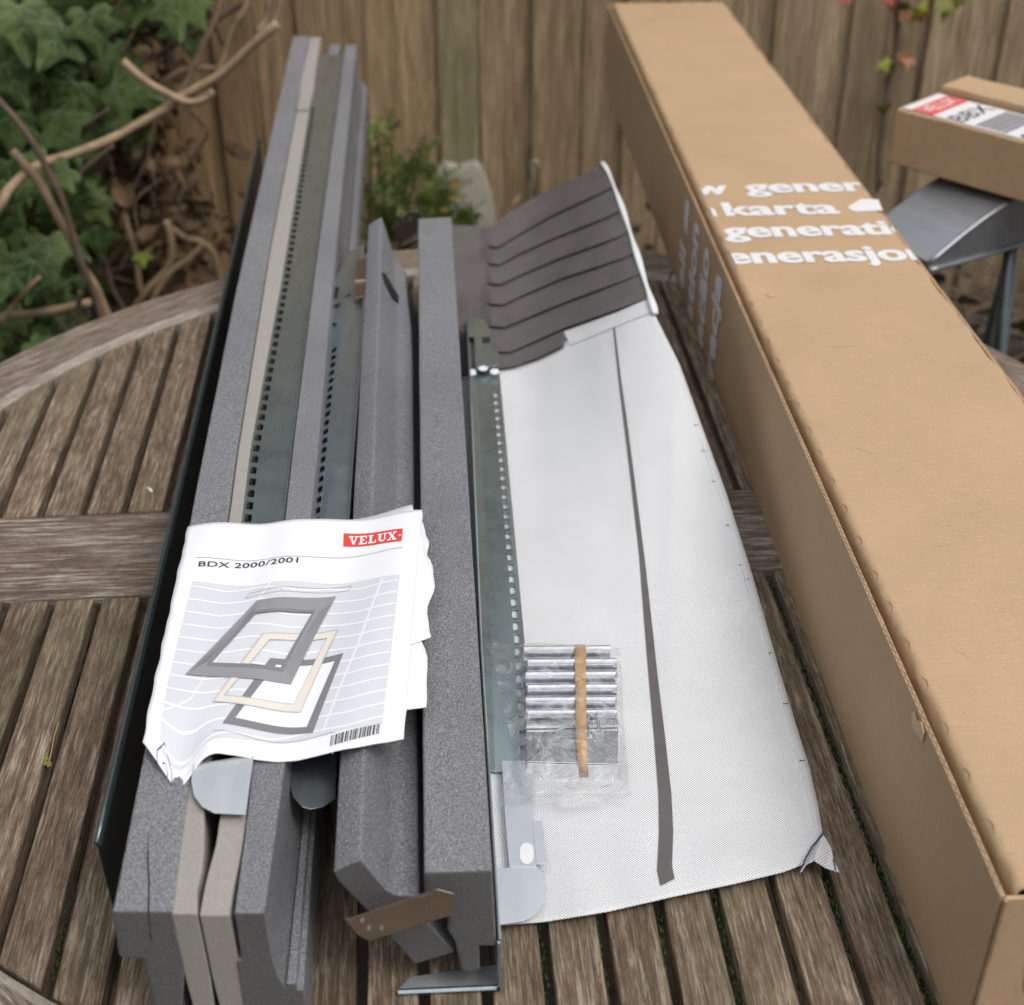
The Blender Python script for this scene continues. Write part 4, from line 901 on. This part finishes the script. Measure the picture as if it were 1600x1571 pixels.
glyph(.79, g, [[(0, 0), (.44, 0), (.44, .13), (0, .13)], [(.58, 0), (1, 0), (1, .13), (.58, .13)], [(0, .87), (.4, .87), (.4, 1), (0, 1)], [(.54, .87), (1.02, .87), (1.02, 1), (.54, 1)], [(.08, .12), (.36, .12), (.94, .88), (.64, .88)], [(.74, .12), (.88, .12), (.30, .88), (.14, .88)]])
k.done(2, 'logo_lettering', M['paper'])
cx_, cy_ = 624.8, 844.6; Ink().poly([(cx_ + 1.6 * math.cos(a), cy_ + 1.5 * math.sin(a)) for a in [i * math.pi / 4 for i in range(8)]]).done(2, 'logo_dot', M['paper'])
V0, F0 = text_mesh('BDX 2000/2001', .012, 1.04); xa, xb = min(v.x for v in V0), max(v.x for v in V0)
S0, S1 = inv(311, 892), inv(466, 882); hh = .0230
V2 = [(lerp(S0[0], S1[0], (v.x - xa) / (xb - xa)), lerp(S0[1], S1[1], (v.x - xa) / (xb - xa)) + .003 - v.y * hh * 1.62) for v in V0]
inkV(V2, F0, 1, 'title_lettering', M['ink_dark'])
k = Ink(); rr_ = random.Random(4); x = 519
while x < 594:
    w = rr_.choice((1.1, 1.6, 2.6, 3.2)); y0 = lerp(1135, 1128, (x - 519) / 75); k.poly([(x, y0), (x + w, y0), (x + w - 2.5, y0 + 14), (x - 2.5, y0 + 14)]); x += w + rr_.choice((1.2, 1.8, 2.4))
k.done(1, 'barcode', M['ink_dark'])
hx, hy = 8, -10; sh = lambda pts: [(x + hx, y + hy) for x, y in pts]
k = Ink().line(sh([(240, 1160), (251, 1146), (263, 1158), (262, 1172), (241, 1173)]), 1, True).line(sh([(248, 1164), (252, 1160), (256, 1165), (255, 1170)]), .9); k.done(1, 'house_mark', M['ink_dark'])

# ---------------------------------------------------------------- metal trestle stool and the small labelled parcel on it
KB = at(1393, 255, .10); KT = at(1400, 169, Y=KB.y)
SH = KT.z - KB.z
q = at(1600, 222, KT.z); Ld = Vector((q.x - KT.x, q.y - KT.y, 0)).normalized(); Wd = Vector((-Ld.y, Ld.x, 0))
SM = Matrix(((Ld.x, Wd.x, 0, KT.x), (Ld.y, Wd.y, 0, KT.y), (0, 0, 1, KB.z), (0, 0, 0, 1)))
SMi = SM.inverted()
sbox = empty('labelled_parcel', (KT.x, KT.y, KB.z), 'smaller cardboard parcel with white address label resting on the grey metal trestle', 'cardboard box')
def sl_(px, py, z=None): return SMi @ at(px, py, KT.z if z is None else z)
wA = max(.07, sl_(1463, 146).y + .004); wB = sl_(1525, 122, KT.z + .012).y
def rbox(name, x0, x1, y0, y1, z0, z1, mat, bev=.006, wob_=.002):
    V = []; F = []; n = 30; S = [(y0, z0), (y0, z1), (y1, z1), (y1, z0)]
    for i in range(n + 1):
        x = lerp(x0, x1, i / n)
        for j, (y, z) in enumerate(S):
            e = wob_ * noise.noise(Vector((x * 22, j * 3.3, z0 * 50 + y1 * 9))) if j in (1, 2) else 0; V.append(Vector((x, y + e * .6, z + e)))
    for i in range(n):
        for j in range(4): F.append((i * 4 + j, i * 4 + (j + 1) % 4, (i + 1) * 4 + (j + 1) % 4, (i + 1) * 4 + j))
    F += [(0, 1, 2, 3), tuple(n * 4 + j for j in (3, 2, 1, 0))]
    return mk(name, V, F, mat, sbox, local=SM, bevel=bev)
rbox('carton', 0, .62, 0, wB, 0, SH, M['cardboard'], .004)
rbox('lid_flap', .006, .615, wA, wB + .001, SH + .0006, SH + .013, M['cardboard'], .002)
def lab(x0, x1, y0, y1, z, mat, name): return MB().prism([(x0, y0, SH + z), (x1, y0, SH + z), (x1, y1, SH + z), (x0, y1, SH + z)], (0, 0, .00015)).build(name, mat, sbox, local=SM)
W0, W1 = .006, wA - .006
lab(.008, .42, W0, W1, .0012, M['print_white'], 'address_label')
lab(.024, .062, W0 + .001, W1 - .002, .0015, M['ink_red'], 'label_logo')
def lab_text(s, x0, x1, yc, h, z, name):
    V, F = text_mesh(s, .01); xa, xb = min(v.x for v in V), max(v.x for v in V); k_ = (x1 - x0) / (xb - xa)
    V = [Vector((x0 + (v.x - xa) * k_, yc + v.y * h, SH + z)) for v in V]; return mk(name, V, F, M['ink_dark'] if z < .0018 else M['print_white'], sbox, local=SM)
def lab_text_rot(s, xc, y0, y1, h, z, name, mat):
    V, F = text_mesh(s, .012); xa, xb = min(v.x for v in V), max(v.x for v in V); k_ = (y1 - y0) / (xb - xa)
    V = [Vector((xc - v.y * h, y0 + (v.x - xa) * k_, SH + z)) for v in V]; return mk(name, V, F, mat, sbox, local=SM)
lab_text_rot('VELUX', .053, W0 + .008, W1 - .010, .034, .0018, 'logo_lettering', M['print_white'])
lab_text_rot('BBX', .112, W0 + .004, W1 - .004, .042, .0016, 'label_lettering', M['ink_dark'])
lab_text_rot('0000', .232, W0 + .004, W1 - .004, .042, .0016, 'label_lettering', M['ink_dark'])
for x0 in (.132, .262):
    for i in range(14):
        w = .0016 if i % 3 else .0028
        lab(x0 + i * .0038, x0 + i * .0038 + w, W0 + .005, W1 - .006, .0016, M['ink_dark'], 'barcode_bar')
# trestle
o1 = at(1452, 410, .03); bdir = (at(1600, 362, .02) - at(1455, 408, .02)); bdir.z = 0; bdir.normalize(); adir = Vector((-bdir.y, bdir.x, 0))
ST = Matrix(((bdir.x, adir.x, 0, o1.x), (bdir.y, adir.y, 0, o1.y), (0, 0, 1, 0), (0, 0, 0, 1)))
stool = empty('metal_trestle', (o1.x, o1.y, GZ), 'grey galvanised trestle with a curved top holding the labelled parcel', 'trestle')
def arc_z(x): return .030 + .066 * math.sin(math.pi * min(1, max(0, x / .44)))
def bot_z(x): return .018 - .006 * math.sin(math.pi * min(1, max(0, x / .44)))
V = []; F = []; n = 36; DEP = .135
for i in range(n + 1):
    x = .44 * i / n
    for (y, z) in ((0, bot_z(x)), (0, arc_z(x) - .002), (.004, arc_z(x)), (DEP - .004, arc_z(x) + .001), (DEP, arc_z(x) - .002), (DEP, bot_z(x))): V.append(Vector((x, y, z)))
for i in range(n):
    for j in range(5): F.append((i * 6 + j, i * 6 + j + 1, (i + 1) * 6 + j + 1, (i + 1) * 6 + j))
F += [tuple(range(6)), tuple(n * 6 + j for j in (5, 4, 3, 2, 1, 0))]
mk('curved_top', V, F, M['stool_metal'], stool, smooth=False, solid=.002, local=ST, bevel=.001)
m = MB(); m.tube([Vector((.44 * i / 30, -.003, bot_z(.44 * i / 30))) for i in range(31)], .0045, 8); m.tube([Vector((.44 * i / 30, -.001, arc_z(.44 * i / 30))) for i in range(31)], .004, 8)
m.build('rolled_rim', M['stool_metal'], stool, local=ST, smooth=True)
zinc('leg_metal', (0.20, 0.235, 0.25), .45, .15, 40)
for x, y, dx, dy in ((.085, .11, -.10, .10), (.20, .012, .05, -.05), (.36, .012, .10, -.08), (.36, .12, .10, .1)):
    MB().tube([Vector((x, y, .02)), Vector((x + dx * .5, y + dy * .5, -.35)), Vector((x + dx, y + dy, GZ + .002))], .0110, 10).build('leg', M['leg_metal'], stool, local=ST, smooth=True)

# ---------------------------------------------------------------- leaves
def ivy_leaf(m, c, size, rot, lobes=1.0, mi=0, veins=None):
    H = [(0, 0), (.14, -.13), (.34, -.15), (.47, -.02), (.36, .12), (.62, .30), (.60, .40), (.30, .46), (.20, .62), (.10, .85), (0, 1.0)]
    mid = [(0, 0), (0, .3), (0, .6), (0, 1.0)]
    V = []; F = []
    for s_ in (1, -1):
        n0 = len(V); V += [Vector((s_ * x, y, -.10 * abs(x) - .10 * y * y)) for x, y in mid]
        V += [Vector((s_ * x * lobes, y, .20 * x - .16 * x * x - .12 * y * y - .05)) for x, y in H[1:-1]]
        F += [(n0, n0 + 4, n0 + 5), (n0, n0 + 5, n0 + 6, n0 + 7), (n0, n0 + 7, n0 + 8, n0 + 1), (n0 + 1, n0 + 8, n0 + 9), (n0 + 1, n0 + 9, n0 + 10, n0 + 2), (n0 + 2, n0 + 10, n0 + 11), (n0 + 2, n0 + 11, n0 + 12, n0 + 3)]
    V = [c + rot @ (v * size) for v in V]; m.add(V, F, mi)
    if veins is not None:
        zz = lambda x, y: .20 * abs(x) - .16 * x * x - .12 * y * y - .05
        for tx, ty in ((0, .97), (.44, -.02), (-.44, -.02), (.56, .35), (-.56, .35), (.18, .60), (-.18, .60)):
            b0 = Vector((0, 0 if abs(tx) != .18 else .35, -.01)); b1 = Vector((tx, ty, -.10 * ty * ty if tx == 0 else zz(tx, ty))); q_ = (b1 - b0).cross(Vector((0, 0, 1))).normalized() * .016
            P = [c + rot @ (v_ * size) + Vector((0, -.0022, .0016)) for v_ in (b0 - q_, b0 + q_, b1 + q_ * .3, b1 - q_ * .3)]; veins.add(P, [(0, 1, 2, 3)])
from mathutils import Euler
rl = random.Random(21)
def facing(tilt=.5, down=True, r=rl):
    # leaf plane faces the open side (-Y, up), tip hanging down
    e = Euler((R(90) + r.uniform(-tilt, tilt) - .35, r.uniform(-.5, .5), r.uniform(-.6, .6))).to_matrix()
    return e @ Matrix.Rotation((math.pi if down else 0) + r.uniform(-.75, .75), 3, 'Z')
ivy = empty('ivy_bush', (-1.0, 3.0, GZ), 'dark green ivy with woody tan stems climbing at the left end of the fence', 'ivy plant')
m = MB(); cnt = 0
dens = [(0, 250, 0, 300, 1.0), (0, 175, 300, 560, .85), (225, 300, -30, 60, .5), (150, 215, 110, 235, .5), (0, 330, -140, 0, 1.0), (-260, 0, -100, 600, .9)]
def inside(px, py):
    if px < 95 + 60 * math.sin(py * .03) and py < 330: return True
    if py < 90 and px < 205 - py * .3: return True
    if py < 45 and 238 < px < 295: return True
    if 150 < px < 215 and 115 < py < 215: return True
    if py < 0 and px < 320: return True
    if px < 150 - max(0, py - 430) * .5 and 260 < py < 545: return True
    if px < 130 and py < 300: return True
    return False
pale = MB(); veinm = MB()
while cnt < 620:
    px, py = rl.uniform(-330, 330), rl.uniform(-160, 580)
    if not inside(px, py): continue
    Y = rl.uniform(2.86, 3.2) if py < 420 else rl.uniform(2.6, 3.1)
    if py > 250 and px < 110 and rl.random() < .35: Y = rl.uniform(2.5, 2.8)
    p = at(px, py, Y=Y)
    if p.z < GZ + .03: continue
    ivy_leaf(m if rl.random() > .03 else pale, p, rl.uniform(.055, .105), facing(.65), rl.uniform(.85, 1.15), veins=veinm); cnt += 1
for px, py, s_ in ((45, 100, .11), (90, 195, .13), (30, 30, .12), (140, 40, .1), (178, 150, .115), (268, 10, .1), (100, 60, .11), (150, 330, .09), (20, 200, .11), (60, 400, .09), (150, 375, .08), (118, 150, .11), (8, 120, .1)):
    ivy_leaf(m, at(px, py - 20, Y=2.86), s_, facing(.25), 1.0, veins=veinm)
ivy_leaf(pale, at(48, 536, Y=2.2), .05, facing(.3), 1.1)
o = m.build('foliage', M['ivy'], ivy, smooth=False); o['kind'] = 'stuff'
plain('leaf_vein', (0.15, 0.20, 0.10), .6); o = veinm.build('leaf_veins', M['leaf_vein'], ivy); o['kind'] = 'stuff'
o = pale.build('pale_foliage', M['ivy_pale'], ivy); o['kind'] = 'stuff'
def vine(pts, r, Y, mat='twig', parent=ivy, name='stem'):
    P = [at(p[0], p[1], Y=Y + (p[2] if len(p) > 2 else 0)) for p in pts]; P = smoothpts(P, 5)
    P = [p + Vector((noise.noise(p * 14), noise.noise(p * 14 + Vector((5, 0, 0))), 0)) * r * .7 for p in P]
    rr = [r * (1 + .16 * noise.noise(p * 30)) for p in P]
    return MB().tube(P, rr, 8).build(name, M[mat], parent, smooth=True)
for pts, r, Y, mt in (
 ([(-60, 420, -.35), (0, 325, -.33), (15, 295, -.30), (60, 258, -.24), (115, 240, -.17), (165, 222, -.1), (225, 190, -.04), (270, 160), (330, 125), (380, 85), (405, 60), (437, 38)], .0088, 2.74, 'twig'),
 ([(190, 97), (225, 125), (270, 150), (295, 160), (320, 155), (332, 142)], .0080, 2.72, 'twig'),
 ([(414, -60), (418, 0), (416, 30), (405, 50)], .0085, 2.88, 'twig'), ([(436, -60), (437, 0), (430, 30), (415, 55)], .006, 2.87, 'twig'),
 ([(392, -20), (385, 10), (362, 55), (352, 88), (338, 118)], .007, 2.9, 'twig'),
 ([(355, -30), (335, 30), (310, 85), (285, 140), (262, 168)], .0065, 2.92, 'twig'),
 ([(-30, 120), (0, 160), (35, 200), (68, 255), (92, 305), (105, 345), (122, 390), (138, 430), (152, 470), (160, 500)], .0065, 2.45, 'twig_dark'),
 ([(20, 235), (60, 285), (95, 350), (130, 410), (152, 455), (172, 500)], .0080, 2.47, 'twig'),
 ([(104, 318), (125, 275), (150, 250), (178, 228)], .005, 2.76, 'twig_dark'),
 ([(-40, 495), (0, 494), (45, 491), (90, 484), (142, 474)], .0085, 2.55, 'twig'), ([(2, 505), (30, 465), (62, 434)], .005, 2.5, 'twig'),
 ([(192, 330), (202, 365), (215, 410), (221, 462)], .0075, 2.9, 'twig'), ([(258, 345), (268, 385), (262, 415), (235, 450), (208, 482)], .009, 2.88, 'twig'),
 ([(318, 378), (295, 405), (262, 430), (238, 472)], .0065, 2.86, 'twig'), ([(268, 358), (290, 372), (315, 378), (335, 400), (345, 445)], .0075, 2.9, 'twig'),
 ([(238, 95), (285, 62), (340, 30), (395, -5)], .006, 3.0, 'twig_dark'), ([(315, -20), (335, 35), (352, 70)], .0065, 2.93, 'twig_dark'),
 ([(250, 132), (280, 112), (310, 106), (342, 108)], .0045, 2.95, 'twig'), ([(110, 345), (125, 420), (140, 500)], .007, 2.86, 'twig_dark'), ([(55, 440), (90, 500), (110, 520)], .003, 2.6, 'twig_dark'),
 ([(160, 400), (175, 450), (195, 490)], .006, 2.9, 'twig_dark'), ([(125, 455), (124, 500), (125, 530)], .006, 2.5, 'twig_dark'), ([(190, 85), (215, 40), (232, 10)], .0035, 2.95, 'twig'), ([(128, 200), (170, 170)], .0035, 2.8, 'twig_dark'), ([(-20, 430), (20, 370), (30, 300)], .006, 2.9, 'twig_dark'),
 ([(230, 30), (262, 80), (262, 160), (240, 240), (232, 330), (205, 420)], .012, 3.12, 'twig_dark'), ([(200, 20), (180, 150), (210, 260), (250, 330), (230, 430)], .010, 3.15, 'twig_dark')):
    vine(pts, r, Y, mt)
rx = random.Random(55)
for i in range(16):
    x0 = rx.uniform(150, 330); y0 = rx.uniform(20, 330); pts = [(x0, y0)]
    for k in range(3): pts.append((pts[-1][0] + rx.uniform(-45, 45), pts[-1][1] + rx.uniform(25, 65)))
    vine(pts, rx.uniform(.002, .0042), rx.uniform(2.86, 3.1), rx.choice(('twig', 'twig_dark')))
# dead curled leaves between the stems
m = MB(); rd = random.Random(31)
def dead_leaf(m, p, s_, r=rd):
    rot = Euler((r.uniform(0, 6), r.uniform(0, 6), r.uniform(0, 6))).to_matrix(); V = []
    for j in range(4):
        for i in range(4):
            x, y = (i / 3 - .5), (j / 3 - .5); w = 1 - 1.3 * y * y * 2
            V.append(p + rot @ (Vector((x * w * 1.0, y * 1.3, 1.2 * x * x + .5 * y * y + r.uniform(-.07, .07))) * s_))
    m.add(V, [(j * 4 + i, j * 4 + i + 1, (j + 1) * 4 + i + 1, (j + 1) * 4 + i) for j in range(3) for i in range(3)])
for i in range(330):
    t = rd.random(); px = rd.gauss(232, 50) + (30 if t > .5 else 0); py = rd.uniform(-20, 480)
    if py < 230: px = rd.gauss(215, 28)
    dead_leaf(m, at(px, py, Y=rd.uniform(2.97, 3.24)), rd.uniform(.02, .05))
for px, py, s_ in ((232, 352, .055), (240, 365, .05), (320, 315, .045), (318, 322, .04), (345, 345, .035), (255, 250, .05), (190, 300, .05), (228, 100, .04), (215, 80, .04), (232, 108, .04)): dead_leaf(m, at(px, py, Y=2.9), s_)
o = m.build('dead_foliage', M['dead_leaf'], ivy); o['kind'] = 'stuff'
# lime leaf low down
m = MB(); ivy_leaf(m, at(222, 395, Y=2.9), .035, facing(.2), 1.1); m.build('lime_leaf', M['leaf_lime'], ivy)

# conifer sprig -----------------------------------------------------------
con = empty('conifer_shrub', (-.25, 3.05, GZ), 'small feathery green conifer shrub growing against the fence', 'shrub')
rc = random.Random(8); needles = MB(); nb = 0
def spray(p0, d, L, w, depth):
    """flat feathery branchlet: an axis with side twigs covered in scale leaves"""
    d = d.normalized(); side = d.cross(Vector((rc.uniform(-.4, .4), -1, rc.uniform(-.3, .3)))).normalized(); k = int(L / .011)
    for i in range(k):
        t = i / k; p = p0 + d * (L * t) + Vector((0, 0, -.10 * L * t * t))
        for s_ in (1, -1):
            ln = w * (1 - t * .75) * rc.uniform(.6, 1.2); q = p + (side * s_ + d * rc.uniform(.5, 1.1)).normalized() * ln + Vector((0, rc.uniform(-.006, .006), rc.uniform(-.006, .004)))
            o_ = d * .0032; needles.add([p - o_, p + o_, q + Vector((0, 0, .001)), (p + q) / 2 + d * .006], [(0, 1, 3, 2)])
            for f in (.35, .6, .85):
                a = p.lerp(q, f); b = a + (d * rc.uniform(.3, 1) + side * s_ * rc.uniform(-.2, .8) + Vector((0, rc.uniform(-.4, .4), 0))).normalized() * ln * .42
                needles.add([a - o_ * .7, a + o_ * .7, b], [(0, 1, 2)])
base = at(650, 420, Y=3.08); stems = []
for i, (px, py, tx, ty, hw) in enumerate(((590, 420, 612, 205, .030), (600, 420, 580, 260, .03), (625, 410, 640, 265, .035), (640, 400, 668, 262, .03), (645, 400, 590, 330, .04), (655, 400, 690, 290, .035), (660, 400, 722, 335, .035), (655, 395, 690, 335, .045), (640, 395, 655, 320, .045), (665, 400, 735, 352, .03), (600, 400, 630, 300, .04), (575, 400, 590, 215, .03), (585, 390, 600, 290, .035), (650, 400, 700, 305, .03), (660, 400, 715, 345, .035), (610, 380, 655, 240, .025))):
    a = at(px, py, Y=3.12); b = at(tx, ty, Y=3.02 + rc.uniform(-.08, .05)); P = smoothpts([a, a.lerp(b, .5) + Vector((rc.uniform(-.02, .02), 0, -.01)), b], 6)
    MB().tube(P, [lerp(.005, .0015, j / (len(P) - 1)) for j in range(len(P))], 6).build('stem', M['twig_dark'], con, smooth=True)
    for j in range(3, len(P)):
        for z in range(3):
            if rc.random() < .5: continue
            d = (P[j] - P[j - 1]).normalized() + Vector((rc.choice((-1, 1)) * rc.uniform(.3, 1.2), rc.uniform(-.5, .3), rc.uniform(-.3, .4)))
            spray(P[j], d, rc.uniform(.045, .085), hw * .6, 0)
    spray(b, b - P[-2], .07, hw * .6, 0)
o = needles.build('foliage', M['conifer'], con); o['kind'] = 'stuff'
m = MB()
for px, py in ((710, 290), (708, 310), (722, 307), (695, 328)):
    m_ = at(px, py, Y=2.96); V = [m_ + Vector((x * .014, 0, z * .012)) for x, z in ((-1, 0), (0, .6), (1, .1), (.2, -.6))]; m.add(V, [(0, 1, 2, 3)])
plain('dry_tip', (0.42, 0.28, 0.08), .7); m.build('dry_tips', M['dry_tip'], con)
con.children and None

# broken round paving slab leaning on the fence ---------------------------
pl = [(683, 264), (697, 261), (709, 263), (715, 266), (728, 262), (741, 258), (749, 262), (757, 276), (765, 297), (771, 320), (775, 345), (776, 400), (700, 420), (672, 400), (676, 330)]
m = MB(); P = [at(x, y, Y=3.235 - .0006 * (y - 258)) for x, y in pl]; m.prism(P, (0, .028, .006))
o = m.build('paving_slab', M['concrete'], None, bevel=.004); tag(o, 'broken pale concrete slab with a rounded side leaning on the fence behind the shrub', 'paving slab')
# hook-shaped plant tie and dry stalk
m = MB(); m.tube(smoothpts([at(x, y, Y=3.18) for x, y in ((829, 330), (828, 298), (832, 275), (831, 258), (835, 252), (841, 256), (840, 262))], 4), .0046, 8)
o = m.build('bent_stalk', M['hook_green'], None, smooth=True); tag(o, 'pale green hooked stalk standing upright before the fence', 'plant stalk')
vo_ = MB().tube([at(x, y, Y=3.14) for x, y in ((775, 372), (788, 345), (802, 322), (812, 305))], [.007, .0065, .006, .003], 6).build('dry_stalk', M['twig'], None, smooth=True); tag(vo_, 'thick dry tan stalk leaning between the slab and the dark collar', 'plant stalk')
MB().tube([at(x, y, Y=3.17) for x, y in ((838, 330), (837, 300), (843, 262))], .004, 6).build('side_shoot', M['twig_dark'], o, smooth=True)

# creeper on the right of the fence ---------------------------------------
crp = empty('creeper', (.92, 3.27, GZ), 'thin creeper with lime, orange and red autumn leaves climbing the fence', 'creeper plant')
vine([(1412, -40), (1402, 30), (1398, 90), (1388, 130), (1382, 180), (1376, 230), (1374, 290)], .008, 3.255, 'twig_dark', crp)
vine([(1398, 100), (1378, 170), (1370, 300)], .005, 3.25, 'twig_dark', crp)
for mt, L_ in (('leaf_red', ((1394, -6, .045), (1386, -2, .035), (1325, -4, .04))), ('leaf_lime', ((1428, 14, .045), (1380, 96, .035), (1440, 8, .03))), ('leaf_orange', ((1410, 84, .042), (1420, 92, .035), (1415, 18, .04), (1438, 22, .035))), ('leaf_olive', ((1470, 2, .05), (1482, 12, .045), (1500, -6, .04), (1378, 168, .03), (1384, 164, .03), (1412, 5, .04)))):
    for x, y, s_ in L_:
        m = MB(); ivy_leaf(m, at(x, y, Y=3.235), s_ * .82, facing(.9), 1.1); m.build('leaf', M[mt], crp)

# ---------------------------------------------------------------- dead stems and litter on the ground
m = MB(); rt = random.Random(77)
for i in range(900):
    x = rt.uniform(.35, 2.0) if i < 560 else rt.uniform(-1.8, .4); y = rt.uniform(2.35, 3.26); z = GZ + rt.uniform(0, .34) * ss((y - 2.2) / .8) + .01
    a = rt.uniform(-.9, .9) + (math.pi / 2 if rt.random() < .35 else 0); L = rt.uniform(.06, .3); d = Vector((math.cos(a), math.sin(a) * .6, rt.uniform(-.4, .5))) * L
    p = Vector((x, y, z)); r = rt.uniform(.0015, .005); q = p + d
    if max(p.z, q.z) > -.24 or p.y > 3.28 or q.y > 3.28: continue
    if min(p.z, q.z) < GZ: q.z = GZ + .02
    m.add([p + Vector((0, 0, r)), p + Vector((0, -r, -r)), p + Vector((0, r, -r)), q + Vector((0, 0, r * .6)), q + Vector((0, -r * .6, -r * .6)), q + Vector((0, r * .6, -r * .6))], [(0, 1, 4, 3), (1, 2, 5, 4), (2, 0, 3, 5)])
tag(m.build('dead_stems', M['twig_dark'], None), 'tangle of dry brown stems at the foot of the fence', kind='stuff')
m = MB()
for i in range(2600):
    x = rt.uniform(-2, 2.2); y = rt.uniform(1.7, 3.28); z = GZ + .01 + (rt.random() ** 2) * .36 * ss((y - 2.6) / .6)
    dead_leaf(m, Vector((x, y, z)), rt.uniform(.018, .05), rt)
plain('litter', (0.065, 0.047, 0.030), .9, 0, .6, 14)
tag(m.build('leaf_litter', M['litter'], None), 'brown fallen leaves lying under the fence', kind='stuff')
m = MB()
for i in range(900):
    x = rt.uniform(-2, 2.4); y = rt.uniform(0.2, 3.2); h = rt.uniform(.02, .07); a = rt.uniform(0, 6.3); w = Vector((math.cos(a), math.sin(a), 0)) * .003
    for q in range(3):
        p = Vector((x + rt.uniform(-.03, .03), y + rt.uniform(-.03, .03), GZ)); l_ = Vector((rt.uniform(-.03, .03), rt.uniform(-.03, .03), h)); m.add([p - w, p + w, p + l_], [(0, 1, 2)])
tag(m.build('grass', M['moss'], None), 'sparse green grass on the dark soil under the table', kind='stuff')

# tall tree mass behind the fence (what the steel strips mirror)
tree = empty('tree', (0.2, 5.2, GZ), 'broad dark green tree standing behind the fence', 'tree')
rk = random.Random(12); m = MB()
MB().tube([Vector((.2, 5.2, GZ)), Vector((.25, 5.2, .6)), Vector((.1, 5.25, 1.8)), Vector((.2, 5.2, 3.0))], [.16, .13, .10, .05], 10).build('trunk', M['twig_dark'], tree, smooth=True)
cl = [(Vector((rk.uniform(-3.4, 3.4), 5.2 + rk.uniform(-.7, .8), rk.uniform(1.2, 3.6))), rk.uniform(.4, .85)) for _ in range(60)]
for c, r in cl:
    for _ in range(620):
        v = Vector((rk.gauss(0, 1), rk.gauss(0, 1), rk.gauss(0, 1))).normalized() * r * rk.uniform(.5, 1.05); p = c + v
        a = Euler((rk.uniform(0, 6), rk.uniform(0, 6), rk.uniform(0, 6))).to_matrix(); s_ = rk.uniform(.07, .12)
        m.add([p + a @ Vector(q) * s_ for q in ((-.5, 0, 0), (0, -.8, .1), (.5, 0, 0), (0, .9, .1))], [(0, 1, 2, 3)])
o = m.build('crown', M['tree_leaf'], tree); o['kind'] = 'stuff'
for i in range(7):
    c, r = cl[i * 5]; MB().tube([Vector((.18, 5.2, 1.0 + i * .25)), (Vector((.18, 5.2, 1.2 + i * .3)) + c) / 2, c], [.06, .04, .02], 6).build('limb', M['twig_dark'], tree, smooth=True)

# unseen leafy screen added left of the frame to shade the place from there
shade_screen = empty('shade_screen', (-2.3, .8, GZ), 'unseen dark green leafy screen added on the left to shade the table', 'shade_screen')
m = MB(); rh = random.Random(41)
for _ in range(9000):
    y = rh.uniform(-2.6, 3.25); z = rh.uniform(GZ, 1.9); x = -2.15 + rh.gauss(0, .07) + .12 * noise.noise(Vector((y * 2, z * 2, 0)))
    a = Euler((rh.uniform(0, 6), rh.uniform(0, 6), rh.uniform(0, 6))).to_matrix(); q_ = rh.uniform(.05, .09)
    m.add([Vector((x, y, z)) + a @ Vector(q) * q_ for q in ((-.5, 0, 0), (0, -.8, .1), (.5, 0, 0), (0, .9, .1))], [(0, 1, 2, 3)])
o = m.build('foliage', M['tree_leaf'], shade_screen); o['kind'] = 'stuff'
m = MB()
for i in range(14): y = -2.5 + i * .43; m.tube([Vector((-2.3, y, GZ)), Vector((-2.28, y + .05, .5)), Vector((-2.3, y, 1.7))], [.03, .02, .01], 6)
o = m.build('stems', M['twig_dark'], shade_screen); o['kind'] = 'stuff'

# small debris on the table
sp = empty('seedling', tuple(at(72, 1195, .002)), 'tiny green seedling with a thin dry stem lying across a table slat', 'plant')
MB().tube(smoothpts([at(x, y, .004) for x, y in ((76, 1193), (81, 1172), (85, 1150), (92, 1129))], 3), .0006, 5).build('stem', M['twig'], sp)
m = MB()
for x, y, a in ((72, 1186, 0), (77, 1195, 2), (71, 1193, 4)):
    c = at(x, y, .003); m.add([c + Vector((math.cos(a + k) * .0022, math.sin(a + k) * .0035, .0006 * (k % 2))) for k in range(0, 6)], [(0, 1, 2, 3, 4, 5)])
m.build('leaves', M['leaf_olive'], sp)
m = MB(); rr2 = random.Random(2)
for q in range(5):
    c = at(234 + rr2.uniform(-3, 3), 765 + rr2.uniform(-3, 3), .0006); m.add([c + Vector((math.cos(k) * .0018, math.sin(k) * .0014, 0)) for k in range(6)] + [c + Vector((0, 0, .001))], [(k, (k + 1) % 6, 6) for k in range(6)])
tag(m.build('bird_dropping', M['print_white'], None, smooth=True), 'small whitish bird dropping on a table slat left of the dark metal sheet', 'dropping')
